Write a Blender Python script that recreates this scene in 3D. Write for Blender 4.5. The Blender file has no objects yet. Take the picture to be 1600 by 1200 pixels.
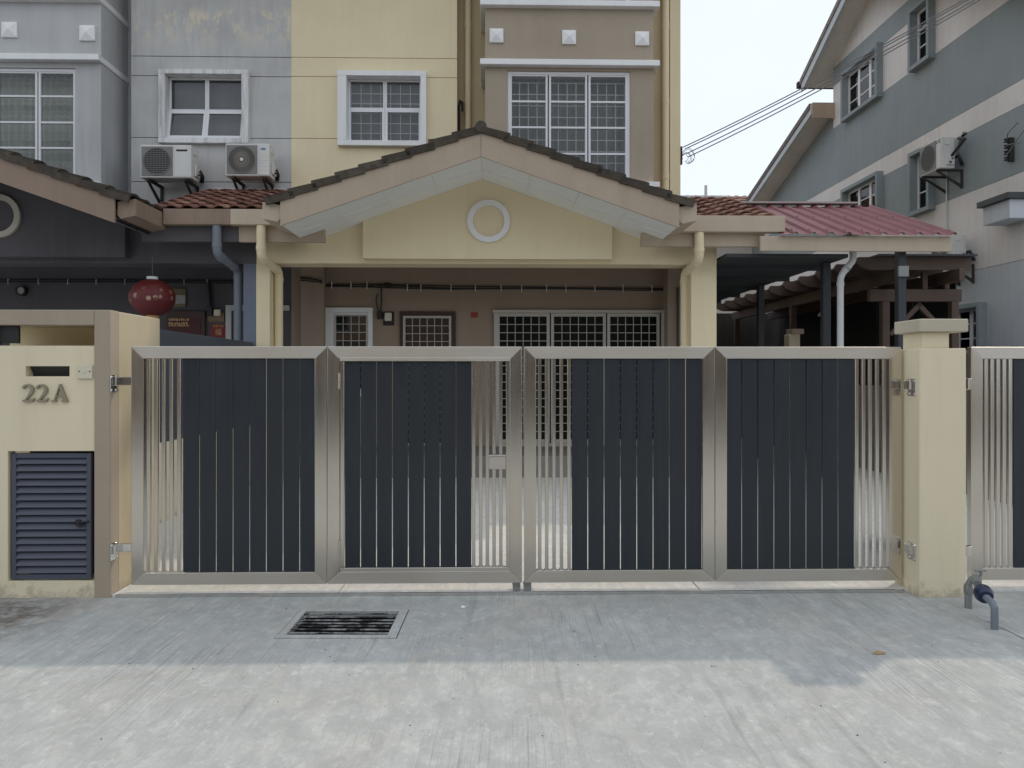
import bpy, math, random
from mathutils import Vector, Matrix
random.seed(7)
S = bpy.context.scene
COL = S.collection
rad = math.radians

# ------------------------------------------------------------------ camera, sky, sun, exposure
FPX, HOR, CAMZ = 1200.0, 588.0, 1.5
cam_d = bpy.data.cameras.new('camera'); cam = bpy.data.objects.new('camera', cam_d); COL.objects.link(cam)
cam.location = (0, 0, CAMZ); cam.rotation_euler = (rad(90), 0, 0)
cam_d.sensor_width = 36; cam_d.lens = 36 * FPX / 1600; cam_d.shift_y = -(600 - HOR) / 1600
cam_d.clip_start = 0.05; cam_d.clip_end = 2000
S.camera = cam

SUN_DIR = Vector((0.74, 0.78, 1.0)).normalized()
sun_el = math.asin(SUN_DIR.z); sun_az = math.atan2(SUN_DIR.x, SUN_DIR.y)
wd = bpy.data.worlds.new('World'); S.world = wd; wd.use_nodes = True
nt = wd.node_tree; nt.nodes.clear()
sky = nt.nodes.new('ShaderNodeTexSky'); sky.sky_type = 'NISHITA'; sky.sun_disc = False
sky.sun_elevation = sun_el; sky.sun_rotation = sun_az
sky.air_density = 1.0; sky.dust_density = 0.5; sky.ozone_density = 1.0
hs = nt.nodes.new('ShaderNodeMix'); hs.data_type = 'RGBA'; hs.inputs[0].default_value = 0.86     # thin even cloud veil over the blue
hs.inputs[7].default_value = (5.55, 5.9, 6.35, 1)
stc = nt.nodes.new('ShaderNodeTexCoord'); smp = nt.nodes.new('ShaderNodeMapping'); smp.inputs['Scale'].default_value = (1.6, 1.6, 3.2)
cld = nt.nodes.new('ShaderNodeTexNoise'); cld.inputs['Scale'].default_value = 1.5; cld.inputs['Detail'].default_value = 7
crm = nt.nodes.new('ShaderNodeMapRange'); crm.inputs[1].default_value = 0.35; crm.inputs[2].default_value = 0.7; crm.inputs[3].default_value = 0.84; crm.inputs[4].default_value = 0.97
nt.links.new(stc.outputs['Generated'], smp.inputs[0]); nt.links.new(smp.outputs[0], cld.inputs['Vector']); nt.links.new(cld.outputs[0], crm.inputs[0]); nt.links.new(crm.outputs[0], hs.inputs[0])
bgn = nt.nodes.new('ShaderNodeBackground'); bgn.inputs['Strength'].default_value = 0.10
wo = nt.nodes.new('ShaderNodeOutputWorld')
nt.links.new(sky.outputs[0], hs.inputs[6]); nt.links.new(hs.outputs[2], bgn.inputs['Color'])
nt.links.new(bgn.outputs[0], wo.inputs['Surface'])
sd = bpy.data.lights.new('sun', 'SUN'); sd.energy = 0.84; sd.angle = rad(1.3); sd.color = (1.0, 0.89, 0.74)
so = bpy.data.objects.new('sun', sd); COL.objects.link(so)
so.rotation_euler = SUN_DIR.to_track_quat('Z', 'Y').to_euler(); so.location = (20, 24, 30)
S.view_settings.view_transform = 'Standard'; S.view_settings.look = 'None'
S.view_settings.gamma = 1; S.view_settings.exposure = 0.76; S.view_settings.use_curve_mapping = False

# ------------------------------------------------------------------ street frame and pixel helpers
A = rad(1.3); CA, SA = math.cos(A), math.sin(A)      # the row of houses stands turned by 1.3 degrees
def W(u, v, z): return Vector((u * CA - v * SA, u * SA + v * CA, z))
def sv(px, v): return v / (CA - SA * (px - 800) / FPX)
def U(px, v): s = sv(px, v); return s * (CA * (px - 800) / FPX + SA)
def Z(py, v, px=800): return CAMZ + sv(px, v) * (HOR - py) / FPX
def side(px, py, u):                                  # point on a wall that runs away in depth at u
    dx = (px - 800) / FPX; s = u / (CA * dx + SA)
    return s * (CA - SA * dx), CAMZ + s * (HOR - py) / FPX
def rect(x0, y0, x1, y1, v):
    m = (x0 + x1) / 2
    return U(x0, v), U(x1, v), Z(y1, v, m), Z(y0, v, m)

# ------------------------------------------------------------------ materials
def lin(c):
    return tuple(((x / 255) / 12.92 if x / 255 <= 0.04045 else ((x / 255 + 0.055) / 1.055) ** 2.4) for x in c) + (1,)
def base_mat(name):
    m = bpy.data.materials.new(name); m.use_nodes = True
    n = m.node_tree; b = n.nodes['Principled BSDF']
    return m, n, b
def N(n, t, **k):
    x = n.nodes.new(t)
    for a, v in k.items():
        if hasattr(x, a): setattr(x, a, v)
        else: x.inputs[a].default_value = v
    return x
def noise(n, vec, scale, detail=4, rough=0.55, dist=0.0):
    x = N(n, 'ShaderNodeTexNoise'); x.inputs['Scale'].default_value = scale; x.inputs['Detail'].default_value = detail
    x.inputs['Roughness'].default_value = rough; x.inputs['Distortion'].default_value = dist
    n.links.new(vec, x.inputs['Vector']); return x.outputs[0]
def mapv(n, vec, sc, rot=(0, 0, 0)):
    x = N(n, 'ShaderNodeMapping'); x.inputs['Scale'].default_value = sc; x.inputs['Rotation'].default_value = rot
    n.links.new(vec, x.inputs['Vector']); return x.outputs[0]
def ramp(n, fac, stops):
    x = N(n, 'ShaderNodeValToRGB'); e = x.color_ramp.elements
    while len(e) < len(stops): e.new(0.5)
    for i, (p, c) in enumerate(stops):
        e[i].position = p; e[i].color = c if len(c) == 4 else (c[0], c[1], c[2], 1)
    n.links.new(fac, x.inputs[0]); return x.outputs[0]
def mix(n, a, b, fac, mode='MIX'):
    x = N(n, 'ShaderNodeMix', data_type='RGBA', blend_type=mode)
    for s, v in ((6, a), (7, b)):
        if isinstance(v, tuple): x.inputs[s].default_value = v if len(v) == 4 else v + (1,)
        else: n.links.new(v, x.inputs[s])
    if isinstance(fac, (int, float)): x.inputs[0].default_value = fac
    else: n.links.new(fac, x.inputs[0])
    return x.outputs[2]
def bump(n, b, h, strength=0.2, dist=0.01):
    x = N(n, 'ShaderNodeBump'); x.inputs['Strength'].default_value = strength; x.inputs['Distance'].default_value = dist
    n.links.new(h, x.inputs['Height']); n.links.new(x.outputs[0], b.inputs['Normal'])
def mapr(n, v, a, b_, c, d):
    x = N(n, 'ShaderNodeMapRange'); n.links.new(v, x.inputs[0])
    for i, k in enumerate((a, b_, c, d)): x.inputs[i + 1].default_value = k
    return x.outputs[0]
def pos(n): return N(n, 'ShaderNodeNewGeometry').outputs['Position']
def g(v): return (v, v, v, 1)
def paint(name, rgb, rough=0.75, var=0.10, stain=0.0, staincol=(0.12, 0.11, 0.09), bm=0.15, fine=140, streak=True, splash=0.0):
    m, n, b = base_mat(name); p = pos(n)
    c = mix(n, rgb, tuple(x * (1 - var * 2.2) for x in rgb), ramp(n, noise(n, p, 1.1, 5, 0.6), [(0.38, g(0)), (0.72, g(1))]))
    if streak:
        c = mix(n, c, tuple(min(1, x * (1 + var)) for x in rgb), ramp(n, noise(n, mapv(n, p, (7, 7, 0.5)), 1.0, 4, 0.6), [(0.45, g(0)), (0.75, g(0.6))]))
    if stain > 0:
        f = ramp(n, noise(n, mapv(n, p, (4.5, 4.5, 0.45)), 1.3, 8, 0.68, 0.3), [(0.50, g(0)), (0.70, g(min(1, stain * 1.5)))])
        c = mix(n, c, staincol, f)
    if splash:                                          # mud splashed up from the concrete
        sx = N(n, 'ShaderNodeSeparateXYZ'); n.links.new(p, sx.inputs[0])
        ad = N(n, 'ShaderNodeMath', operation='MULTIPLY_ADD'); n.links.new(noise(n, p, 11, 8, 0.75), ad.inputs[0]); ad.inputs[1].default_value = -0.55; n.links.new(sx.outputs[2], ad.inputs[2])
        c = mix(n, c, (0.30, 0.27, 0.22), ramp(n, ad.outputs[0], [(0.0, g(0)), (0.001, g(0))]) if False else mapr(n, ad.outputs[0], -0.30, -0.20, splash, 0.0))
    n.links.new(c, b.inputs['Base Color']); b.inputs['Roughness'].default_value = rough
    b.inputs['Specular IOR Level'].default_value = 0.3
    bump(n, b, mix(n, noise(n, p, fine, 3, 0.6), noise(n, p, 14, 4, 0.6), 0.4), bm, 0.005)
    return m
def plain(name, rgb, rough=0.5, metal=0.0, spec=0.5, var=0.0):
    m, n, b = base_mat(name); b.inputs['Base Color'].default_value = tuple(rgb) + (1,)
    b.inputs['Roughness'].default_value = rough; b.inputs['Metallic'].default_value = metal
    b.inputs['Specular IOR Level'].default_value = spec
    if var:
        p = pos(n); n.links.new(mix(n, tuple(rgb), tuple(x * (1 - var) for x in rgb), noise(n, p, 9, 5)), b.inputs['Base Color'])
    return m

M = {}
M['yellow'] = paint('cream yellow wall paint', (0.82, 0.71, 0.48), 0.75, 0.03, 0.06, (0.60, 0.52, 0.36))
M['yellow_front'] = paint('pale yellow pillar paint', (0.77, 0.68, 0.49), 0.7, 0.03, 0.12, (0.48, 0.41, 0.28), 0.22, 140, True, 0.6)
M['tan'] = paint('tan recess paint', (0.60, 0.49, 0.31), 0.75, 0.05)
M['brown'] = paint('taupe wall paint', (0.39, 0.325, 0.25), 0.75, 0.05)
M['porch'] = paint('brown porch wall paint', (0.345, 0.272, 0.205), 0.7, 0.05)
M['fascia'] = paint('brown fascia paint', (0.44, 0.355, 0.27), 0.55, 0.05, 0.12, (0.25, 0.19, 0.14), 0.05)
M['fascia_tan'] = paint('tan gutter paint', (0.50, 0.415, 0.315), 0.5, 0.05, 0.1, (0.25, 0.2, 0.15), 0.05)
M['fascia_red'] = paint('reddish brown gutter paint', (0.28, 0.205, 0.155), 0.55, 0.06, 0.2, (0.14, 0.1, 0.09), 0.05)
M['soffit'] = paint('pale grey soffit board', (0.88, 0.88, 0.84), 0.9, 0.02, 0.0, (0.45, 0.45, 0.40), 0.05)
M['white'] = paint('white trim paint', (0.84, 0.84, 0.84), 0.55, 0.03, 0.06, (0.35, 0.33, 0.3), 0.04)
M['white_old'] = paint('peeling white paint', (0.76, 0.76, 0.76), 0.6, 0.04, 0.75, (0.30, 0.29, 0.28), 0.1)
M['alu_white'] = plain('white powder coated frame', (0.74, 0.74, 0.76), 0.4)
M['grey'] = paint('weathered grey wall paint', (0.56, 0.555, 0.54), 0.8, 0.09, 0.40, (0.40, 0.395, 0.385))
M['grey_bay'] = paint('bluish grey wall paint', (0.50, 0.505, 0.51), 0.8, 0.06, 0.15, (0.28, 0.29, 0.30))
M['dark'] = paint('charcoal porch paint', (0.105, 0.098, 0.108), 0.75, 0.10)
M['blue'] = paint('slate blue paint', (0.155, 0.18, 0.235), 0.6, 0.06)
M['rlight'] = paint('pale grey render', (0.70, 0.665, 0.645), 0.8, 0.05, 0.12, (0.33, 0.31, 0.30))
M['rdark'] = paint('blue grey render', (0.285, 0.322, 0.335), 0.8, 0.05, 0.10, (0.14, 0.16, 0.17))
M['rblue'] = paint('light blue grey render', (0.52, 0.55, 0.58), 0.8, 0.05, 0.10, (0.28, 0.30, 0.33))
M['board'] = plain('slate blue aluminium board', (0.022, 0.028, 0.036), 0.38, 0.0, 0.4, 0.12)
def boardmat():
    m, n, b = base_mat('slate blue aluminium board'); p = pos(n)
    st = noise(n, mapv(n, p, (26, 26, 0.8)), 1.0, 6, 0.65); du = noise(n, mapv(n, p, (5, 5, 2)), 1.0, 8, 0.7)
    c = mix(n, (0.022, 0.028, 0.036), (0.027, 0.033, 0.041), ramp(n, st, [(0.42, g(0)), (0.68, g(1))]))
    c = mix(n, c, (0.07, 0.072, 0.07), ramp(n, du, [(0.55, g(0)), (0.80, g(0.16))]))
    n.links.new(c, b.inputs['Base Color']); n.links.new(ramp(n, du, [(0.35, g(0.30)), (0.65, g(0.42))]), b.inputs['Roughness'])
    b.inputs['Specular IOR Level'].default_value = 0.45; return m
M['board'] = boardmat()
M['louvre'] = plain('navy louvre paint', (0.075, 0.085, 0.115), 0.42, 0.0, 0.5, 0.15)
M['black'] = plain('black plastic', (0.012, 0.012, 0.013), 0.5)
M['darkmetal'] = plain('dark grey painted steel', (0.045, 0.05, 0.055), 0.5, 0.0, 0.4, 0.2)
M['chrome'] = plain('polished steel', (0.72, 0.71, 0.69), 0.16, 1.0)
M['galv'] = plain('galvanised pipe', (0.33, 0.34, 0.33), 0.55, 0.6, 0.5, 0.35)
M['bluemeter'] = plain('blue meter casing', (0.012, 0.022, 0.06), 0.35)
M['bluepipe'] = plain('grey blue plastic pipe', (0.21, 0.235, 0.275), 0.5, 0, 0.4, 0.25)
M['ivory'] = plain('ivory plastic', (0.66, 0.62, 0.48), 0.35)
M['acwhite'] = paint('aged white casing', (0.68, 0.67, 0.64), 0.45, 0.05, 0.22, (0.42, 0.39, 0.34), 0.02)
M['acgrille'] = plain('grey fan grille', (0.20, 0.195, 0.185), 0.5)
M['acdark'] = plain('dark fan cavity', (0.035, 0.035, 0.035), 0.6)
M['whitepipe'] = plain('white plastic pipe', (0.62, 0.63, 0.63), 0.45, 0, 0.4, 0.15)
M['rust'] = plain('rusty bracket steel', (0.07, 0.06, 0.055), 0.7, 0.2, 0.3, 0.5)
def plaid():
    m, n, b = base_mat('pale green plaid curtain'); p = pos(n); sx = N(n, 'ShaderNodeSeparateXYZ'); n.links.new(p, sx.inputs[0])
    a = noise(n, mapv(n, p, (0.05, 0.05, 9)), 1.0, 2, 0.5); c_ = noise(n, mapv(n, p, (9, 0.05, 0.05)), 1.0, 3, 0.5)
    c = mix(n, (0.36, 0.40, 0.35), (0.66, 0.68, 0.60), ramp(n, a, [(0.42, g(0)), (0.60, g(0.8))]))
    c = mix(n, c, (0.56, 0.58, 0.50), ramp(n, c_, [(0.48, g(0)), (0.62, g(0.7))]))
    n.links.new(c, b.inputs['Base Color']); b.inputs['Roughness'].default_value = 0.9; return m
M['curtain'] = plaid()
M['curtain_grey'] = paint('grey blind', (0.29, 0.30, 0.31), 0.9, 0.12, 0, (0, 0, 0), 0.05)
M['grille_cream'] = plain('cream grille paint', (0.50, 0.47, 0.42), 0.5)
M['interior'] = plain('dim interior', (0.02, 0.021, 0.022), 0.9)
M['timber'] = paint('reddish brown timber', (0.105, 0.072, 0.057), 0.65, 0.15, 0.25, (0.08, 0.05, 0.04), 0.1)
M['darkwood'] = plain('dark brown door wood', (0.07, 0.034, 0.027), 0.5, 0, 0.4, 0.3)
M['redpaper'] = plain('red paper', (0.22, 0.018, 0.018), 0.6)
M['gold'] = plain('gold print', (0.55, 0.36, 0.16), 0.5)
M['wire'] = plain('grey cable', (0.16, 0.16, 0.16), 0.6)
M['numeral'] = plain('brushed bronze numeral', (0.33, 0.29, 0.22), 0.5, 0.75)

def steel(name, horiz):
    m, n, b = base_mat(name); p = pos(n)
    sc = (1.5, 1.5, 260) if horiz else (260, 260, 1.5)
    f = noise(n, mapv(n, p, sc), 1.0, 3, 0.6)
    big = noise(n, mapv(n, p, (2.2, 2.2, 1.4)), 1.0, 3, 0.5)
    c = mix(n, (0.63, 0.585, 0.52), (0.72, 0.68, 0.62), f)
    c = mix(n, c, (0.62, 0.55, 0.46), ramp(n, big, [(0.45, g(0)), (0.7, g(0.6))]))
    sm = noise(n, mapv(n, p, (6, 6, 4)), 1.0, 5, 0.7)
    n.links.new(c, b.inputs['Base Color']); b.inputs['Metallic'].default_value = 1.0
    n.links.new(ramp(n, mix(n, f, sm, 0.25), [(0.3, g(0.36 if horiz else 0.15)), (0.7, g(0.48 if horiz else 0.25))]), b.inputs['Roughness'])
    bump(n, b, f, 0.05, 0.001)
    return m
M['steel_h'] = steel('brushed stainless rail', True)
M['steel_v'] = steel('brushed stainless upright', False)

def tilemat(name, c1, c2, c3):
    m, n, b = base_mat(name); p = pos(n)
    oi = N(n, 'ShaderNodeObjectInfo').outputs['Random']
    c = ramp(n, oi, [(0.0, lin(c1)), (0.5, lin(c2)), (1.0, lin(c3))])
    d = ramp(n, noise(n, p, 8, 6, 0.7), [(0.45, g(0)), (0.7, g(0.7))])
    c = mix(n, c, tuple(x * 0.35 for x in lin(c2)[:3]), d)
    n.links.new(c, b.inputs['Base Color']); b.inputs['Roughness'].default_value = 0.8
    b.inputs['Specular IOR Level'].default_value = 0.25
    bump(n, b, noise(n, p, 60, 4, 0.7), 0.4, 0.01); return m
M['tile_dark'] = tilemat('weathered dark roof tile', (86, 78, 68), (68, 62, 55), (98, 90, 79))
M['tile_red'] = tilemat('red clay roof tile', (142, 102, 87), (114, 79, 69), (156, 118, 101))
M['tile_grey'] = tilemat('grey brown roof tile', (128, 118, 110), (112, 104, 98), (140, 128, 118))
M['tile_far'] = tilemat('far brown roof tile', (150, 118, 104), (138, 104, 92), (160, 130, 116))

def sheetmat():
    m, n, b = base_mat('maroon metal roofing'); p = pos(n)
    c = mix(n, (0.27, 0.105, 0.113), (0.215, 0.088, 0.095), ramp(n, noise(n, p, 2.5, 5), [(0.4, g(0)), (0.7, g(1))]))
    c = mix(n, c, (0.28, 0.17, 0.17), ramp(n, noise(n, p, 30, 4, 0.7), [(0.55, g(0)), (0.75, g(0.5))]))
    n.links.new(c, b.inputs['Base Color']); b.inputs['Roughness'].default_value = 0.5; return m
M['sheet'] = sheetmat()

def glass():
    m, n, b = base_mat('window glass'); n.nodes.remove(b)
    out = n.nodes['Material Output']
    t = N(n, 'ShaderNodeBsdfTransparent'); t.inputs[0].default_value = (0.88, 0.89, 0.89, 1)
    gl = N(n, 'ShaderNodeBsdfGlossy'); gl.inputs['Roughness'].default_value = 0.03; gl.inputs[0].default_value = (0.95, 0.95, 0.95, 1)
    fr = N(n, 'ShaderNodeFresnel'); fr.inputs[0].default_value = 1.42
    mx = N(n, 'ShaderNodeMixShader')
    n.links.new(fr.outputs[0], mx.inputs[0]); n.links.new(t.outputs[0], mx.inputs[1]); n.links.new(gl.outputs[0], mx.inputs[2])
    n.links.new(mx.outputs[0], out.inputs[0]); return m
M['glass'] = glass()

def concrete(name, light, mid, darkc, warm, streak=0.35, scale=1.0, blotch=0.6, dirt=None):
    m, n, b = base_mat(name); p = pos(n)
    wv = N(n, 'ShaderNodeTexNoise'); wv.inputs['Scale'].default_value = 1.7; wv.inputs['Detail'].default_value = 4; n.links.new(p, wv.inputs['Vector'])
    def warp(k):
        va = N(n, 'ShaderNodeVectorMath', operation='MULTIPLY_ADD'); n.links.new(wv.outputs['Color'], va.inputs[0])
        va.inputs[1].default_value = (k, k, 0); n.links.new(p, va.inputs[2]); return va.outputs[0]
    q = warp(0.30)
    def mul(a, c):
        x = N(n, 'ShaderNodeMath', operation='MULTIPLY'); n.links.new(a, x.inputs[0]); n.links.new(c, x.inputs[1]); return x.outputs[0]
    c = mix(n, mid, light, ramp(n, noise(n, q, 0.9 * scale, 10, 0.66, 0.3), [(0.38, g(0)), (0.60, g(1))]))
    c = mix(n, c, warm, ramp(n, noise(n, q, 1.25 * scale, 6, 0.6, 0.6), [(0.49, g(0)), (0.64, g(0.9))]))
    # smeared cement, darker and paler
    tr = noise(n, mapv(n, q, (4.2, 2.3, 1), (0, 0, 0.25)), 1.5, 12, 0.74, 0.5)
    c = mix(n, c, darkc, ramp(n, tr, [(0.47, g(0)), (0.64, g(blotch))]))
    pl_ = noise(n, mapv(n, warp(0.12), (6.4, 2.9, 1), (0, 0, 0.2)), 1.9, 12, 0.76, 0.4)
    c = mix(n, c, tuple(min(1, x * 1.28) for x in light), ramp(n, pl_, [(0.51, g(0)), (0.66, g(0.55))]))
    c = mix(n, c, tuple(x * 0.92 for x in mid), ramp(n, noise(n, mapv(n, warp(0.08), (1.5, 0.8, 1)), 6.5, 10, 0.72, 0.3), [(0.44, g(0)), (0.60, g(0.75))]))
    c = mix(n, c, tuple(min(1, x * 1.35) for x in light), ramp(n, noise(n, mapv(n, warp(0.08), (1.4, 0.9, 1)), 12, 10, 0.76, 0.3), [(0.55, g(0)), (0.66, g(0.45))]))
    # broom lines that run towards the house, only in places
    bl = noise(n, mapv(n, warp(0.03), (110, 0.9, 1), (0, 0, 0.05)), 1.0, 5, 0.65)
    where = ramp(n, noise(n, p, 0.6, 5, 0.55), [(0.46, g(0.08)), (0.62, g(1))])
    c = mix(n, c, tuple(x * 0.74 for x in darkc), mul(ramp(n, bl, [(0.50, g(0)), (0.66, g(streak))]), where))
    # long dark drag marks
    dm = noise(n, mapv(n, warp(0.05), (9, 0.35, 1), (0, 0, 0.04)), 1.0, 6, 0.6)
    c = mix(n, c, tuple(x * 0.8 for x in darkc), ramp(n, dm, [(0.60, g(0)), (0.70, g(0.5))]))
    # pits and speckles
    c = mix(n, c, tuple(x * 0.40 for x in darkc), ramp(n, noise(n, p, 38, 8, 0.82), [(0.58, g(0)), (0.70, g(0.7))]))
    c = mix(n, c, g(0.80), ramp(n, noise(n, p, 31, 8, 0.82), [(0.58, g(0)), (0.70, g(0.5))]))
    if dirt:
        vd = N(n, 'ShaderNodeVectorMath', operation='DISTANCE'); n.links.new(warp(0.5), vd.inputs[0]); vd.inputs[1].default_value = (dirt[0] + .25, dirt[1] + .25, 0)
        f = mul(ramp(n, vd.outputs['Value'], [(0.25, g(1)), (0.75, g(0))]), ramp(n, noise(n, p, 9, 8, 0.75), [(0.40, g(0.3)), (0.58, g(1))]))
        c = mix(n, c, (0.15, 0.13, 0.105), f)
    n.links.new(c, b.inputs['Base Color']); b.inputs['Roughness'].default_value = 0.85
    b.inputs['Specular IOR Level'].default_value = 0.25
    h = mix(n, mix(n, bl, tr, 0.6), noise(n, p, 35, 8, 0.75), 0.45); bump(n, b, h, 0.5, 0.012)
    return m
M['apron'] = concrete('brushed grey concrete', (0.50, 0.505, 0.48), (0.425, 0.435, 0.42), (0.30, 0.31, 0.30), (0.475, 0.45, 0.41), 0.75, 1.3, 0.60, (-3.35, 4.72))
M['drive'] = concrete('new pale concrete', (0.72, 0.71, 0.675), (0.65, 0.645, 0.62), (0.52, 0.515, 0.495), (0.70, 0.66, 0.59), 0.25, 1.0, 0.35)
M['platform'] = paint('grey cement platform', (0.25, 0.235, 0.215), 0.8, 0.12, 0.3, (0.15, 0.14, 0.13))
M['asphalt'] = paint('worn asphalt', (0.06, 0.06, 0.062), 0.9, 0.2, 0, (0, 0, 0), 0.5)
def gratemat():
    m, n, b = base_mat('mortar caked iron'); p = pos(n)
    c = mix(n, (0.36, 0.365, 0.36), (0.16, 0.16, 0.155), ramp(n, noise(n, p, 60, 6, .75), [(.42, g(0)), (.6, g(1))]))
    c = mix(n, c, (0.012, 0.012, 0.012), ramp(n, noise(n, p, 7, 7, .7, .3), [(.44, g(0)), (.55, g(1))]))
    n.links.new(c, b.inputs['Base Color']); b.inputs['Roughness'].default_value = .85; bump(n, b, noise(n, p, 45, 6, .7), .6, .01); return m
M['grate'] = gratemat()
M['pit'] = plain('black drain mud', (0.012, 0.012, 0.012), 0.8)
M['pebble'] = plain('dark grit', (0.05, 0.045, 0.04), 0.9)
M['leafdry'] = plain('dry leaf', (0.36, 0.24, 0.11), 0.8)
M['plate'] = plain('pale paper', (0.36, 0.35, 0.34), 0.7)

def lanternmat():
    m, n, b = base_mat('red lantern silk'); p = pos(n); tc = N(n, 'ShaderNodeTexCoord').outputs['Object']
    vo = N(n, 'ShaderNodeTexVoronoi'); vo.inputs['Scale'].default_value = 8.5; n.links.new(tc, vo.inputs['Vector'])
    sx = N(n, 'ShaderNodeSeparateXYZ'); n.links.new(tc, sx.inputs[0])
    belt = mapr(n, sx.outputs[2], -.12, -.06, 0, 1); belt2 = mapr(n, sx.outputs[2], .08, .15, 1, 0)
    def mul(a, c):
        x = N(n, 'ShaderNodeMath', operation='MULTIPLY'); n.links.new(a, x.inputs[0]); n.links.new(c, x.inputs[1]); return x.outputs[0]
    f = mul(mul(ramp(n, vo.outputs['Distance'], [(0.22, g(0.9)), (0.34, g(0))]), ramp(n, noise(n, tc, 30, 4, .7), [(0.42, g(0)), (0.55, g(1))])), mul(belt, belt2))
    c = mix(n, (0.13, 0.014, 0.014), (0.42, 0.33, 0.22), f)
    n.links.new(c, b.inputs['Base Color']); b.inputs['Roughness'].default_value = 0.55; return m
M['lantern'] = lanternmat()

# ------------------------------------------------------------------ mesh builder
class MB:
    def __init__(s): s.v = []; s.f = []
    def add(s, vs, fs):
        o = len(s.v); s.v += [tuple(x) for x in vs]; s.f += [tuple(i + o for i in f) for f in fs]; return s
    def box(s, a0, a1, b0, b1, c0, c1, bev=0.0):
        if a1 < a0: a0, a1 = a1, a0
        if b1 < b0: b0, b1 = b1, b0
        if c1 < c0: c0, c1 = c1, c0
        e = min(bev, (a1 - a0) * .4, (b1 - b0) * .4, (c1 - c0) * .4)
        if e <= 0:
            vs = [(x, y, z) for x in (a0, a1) for y in (b0, b1) for z in (c0, c1)]
            return s.add(vs, [(0, 1, 3, 2), (4, 6, 7, 5), (0, 4, 5, 1), (2, 3, 7, 6), (0, 2, 6, 4), (1, 5, 7, 3)])
        vs = []; idx = {}
        A_ = (a0, a1); B_ = (b0, b1); C_ = (c0, c1); sg = (1, -1)
        for i in (0, 1):
            for j in (0, 1):
                for k in (0, 1):
                    p = (A_[i], B_[j], C_[k]); ins = (p[0] + sg[i] * e, p[1] + sg[j] * e, p[2] + sg[k] * e)
                    for ax in range(3):
                        q = list(ins); q[ax] = p[ax]; idx[i, j, k, ax] = len(vs); vs.append(q)
        fs = []
        for i in (0, 1): fs.append([idx[i, j, k, 0] for j, k in ((0, 0), (0, 1), (1, 1), (1, 0))])
        for j in (0, 1): fs.append([idx[i, j, k, 1] for i, k in ((0, 0), (1, 0), (1, 1), (0, 1))])
        for k in (0, 1): fs.append([idx[i, j, k, 2] for i, j in ((0, 0), (0, 1), (1, 1), (1, 0))])
        for j in (0, 1):
            for k in (0, 1): fs.append([idx[0, j, k, 1], idx[1, j, k, 1], idx[1, j, k, 2], idx[0, j, k, 2]])
        for i in (0, 1):
            for k in (0, 1): fs.append([idx[i, 0, k, 0], idx[i, 1, k, 0], idx[i, 1, k, 2], idx[i, 0, k, 2]])
        for i in (0, 1):
            for j in (0, 1): fs.append([idx[i, j, 0, 0], idx[i, j, 1, 0], idx[i, j, 1, 1], idx[i, j, 0, 1]])
        for i in (0, 1):
            for j in (0, 1):
                for k in (0, 1): fs.append([idx[i, j, k, ax] for ax in range(3)])
        return s.add(vs, fs)
    def prism(s, poly, d0, d1, axis='v'):             # poly in the other two axes
        n = len(poly)
        def P(a, b, d): return {'v': (a, d, b), 'u': (d, a, b), 'z': (a, b, d)}[axis]
        vs = [P(a, b, d0) for a, b in poly] + [P(a, b, d1) for a, b in poly]
        return s.add(vs, [tuple(range(n)), tuple(range(2 * n - 1, n - 1, -1))] + [(i, (i + 1) % n, n + (i + 1) % n, n + i) for i in range(n)])
    def ring(s, cu, cz, r0, r1, d0, d1, n=40):
        vs = []
        for i in range(n):
            a = 2 * math.pi * i / n; c, q = math.cos(a), math.sin(a)
            vs += [(cu + c * r0, d0, cz + q * r0), (cu + c * r1, d0, cz + q * r1), (cu + c * r1, d1, cz + q * r1), (cu + c * r0, d1, cz + q * r0)]
        fs = []
        for i in range(n):
            j = (i + 1) % n
            for k in range(4): fs.append((4 * i + k, 4 * i + (k + 1) % 4, 4 * j + (k + 1) % 4, 4 * j + k))
        return s.add(vs, fs)
    def tube(s, pts, r, n=10):
        pts = [Vector(p) for p in pts]; vs = []; m = len(pts)
        rs = r if isinstance(r, (list, tuple)) else [r] * m
        up = None
        for i, p in enumerate(pts):
            t = (pts[min(i + 1, m - 1)] - pts[max(i - 1, 0)]).normalized()
            if up is None: up = Vector((0, 0, 1)) if abs(t.z) < .9 else Vector((1, 0, 0))
            x = t.cross(up)
            if x.length < 1e-4: x = t.cross(Vector((0, 1, 0)))
            x.normalize(); y = x.cross(t).normalized(); up = y
            for k in range(n):
                a = 2 * math.pi * k / n; vs.append(p + (x * math.cos(a) + y * math.sin(a)) * rs[i])
        fs = [(i * n + k, i * n + (k + 1) % n, (i + 1) * n + (k + 1) % n, (i + 1) * n + k) for i in range(m - 1) for k in range(n)]
        fs += [tuple(range(n)), tuple(range((m - 1) * n, m * n))]
        return s.add(vs, fs)
    def lathe(s, prof, cx, cy, n=24):
        m = len(prof); vs = []
        for r, z in prof:
            for k in range(n): a = 2 * math.pi * k / n; vs.append((cx + r * math.cos(a), cy + r * math.sin(a), z))
        fs = [(i * n + k, i * n + (k + 1) % n, (i + 1) * n + (k + 1) % n, (i + 1) * n + k) for i in range(m - 1) for k in range(n)]
        fs += [tuple(range(n)), tuple(range((m - 1) * n, m * n))]
        return s.add(vs, fs)
    def disc(s, cu, cz, r, d0, d1, n=24): return s.prism([(cu + r * math.cos(2 * math.pi * i / n), cz + r * math.sin(2 * math.pi * i / n)) for i in range(n)], d0, d1)
    def xf(s, fn): s.v = [tuple(fn(*p)) for p in s.v]; return s
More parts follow.
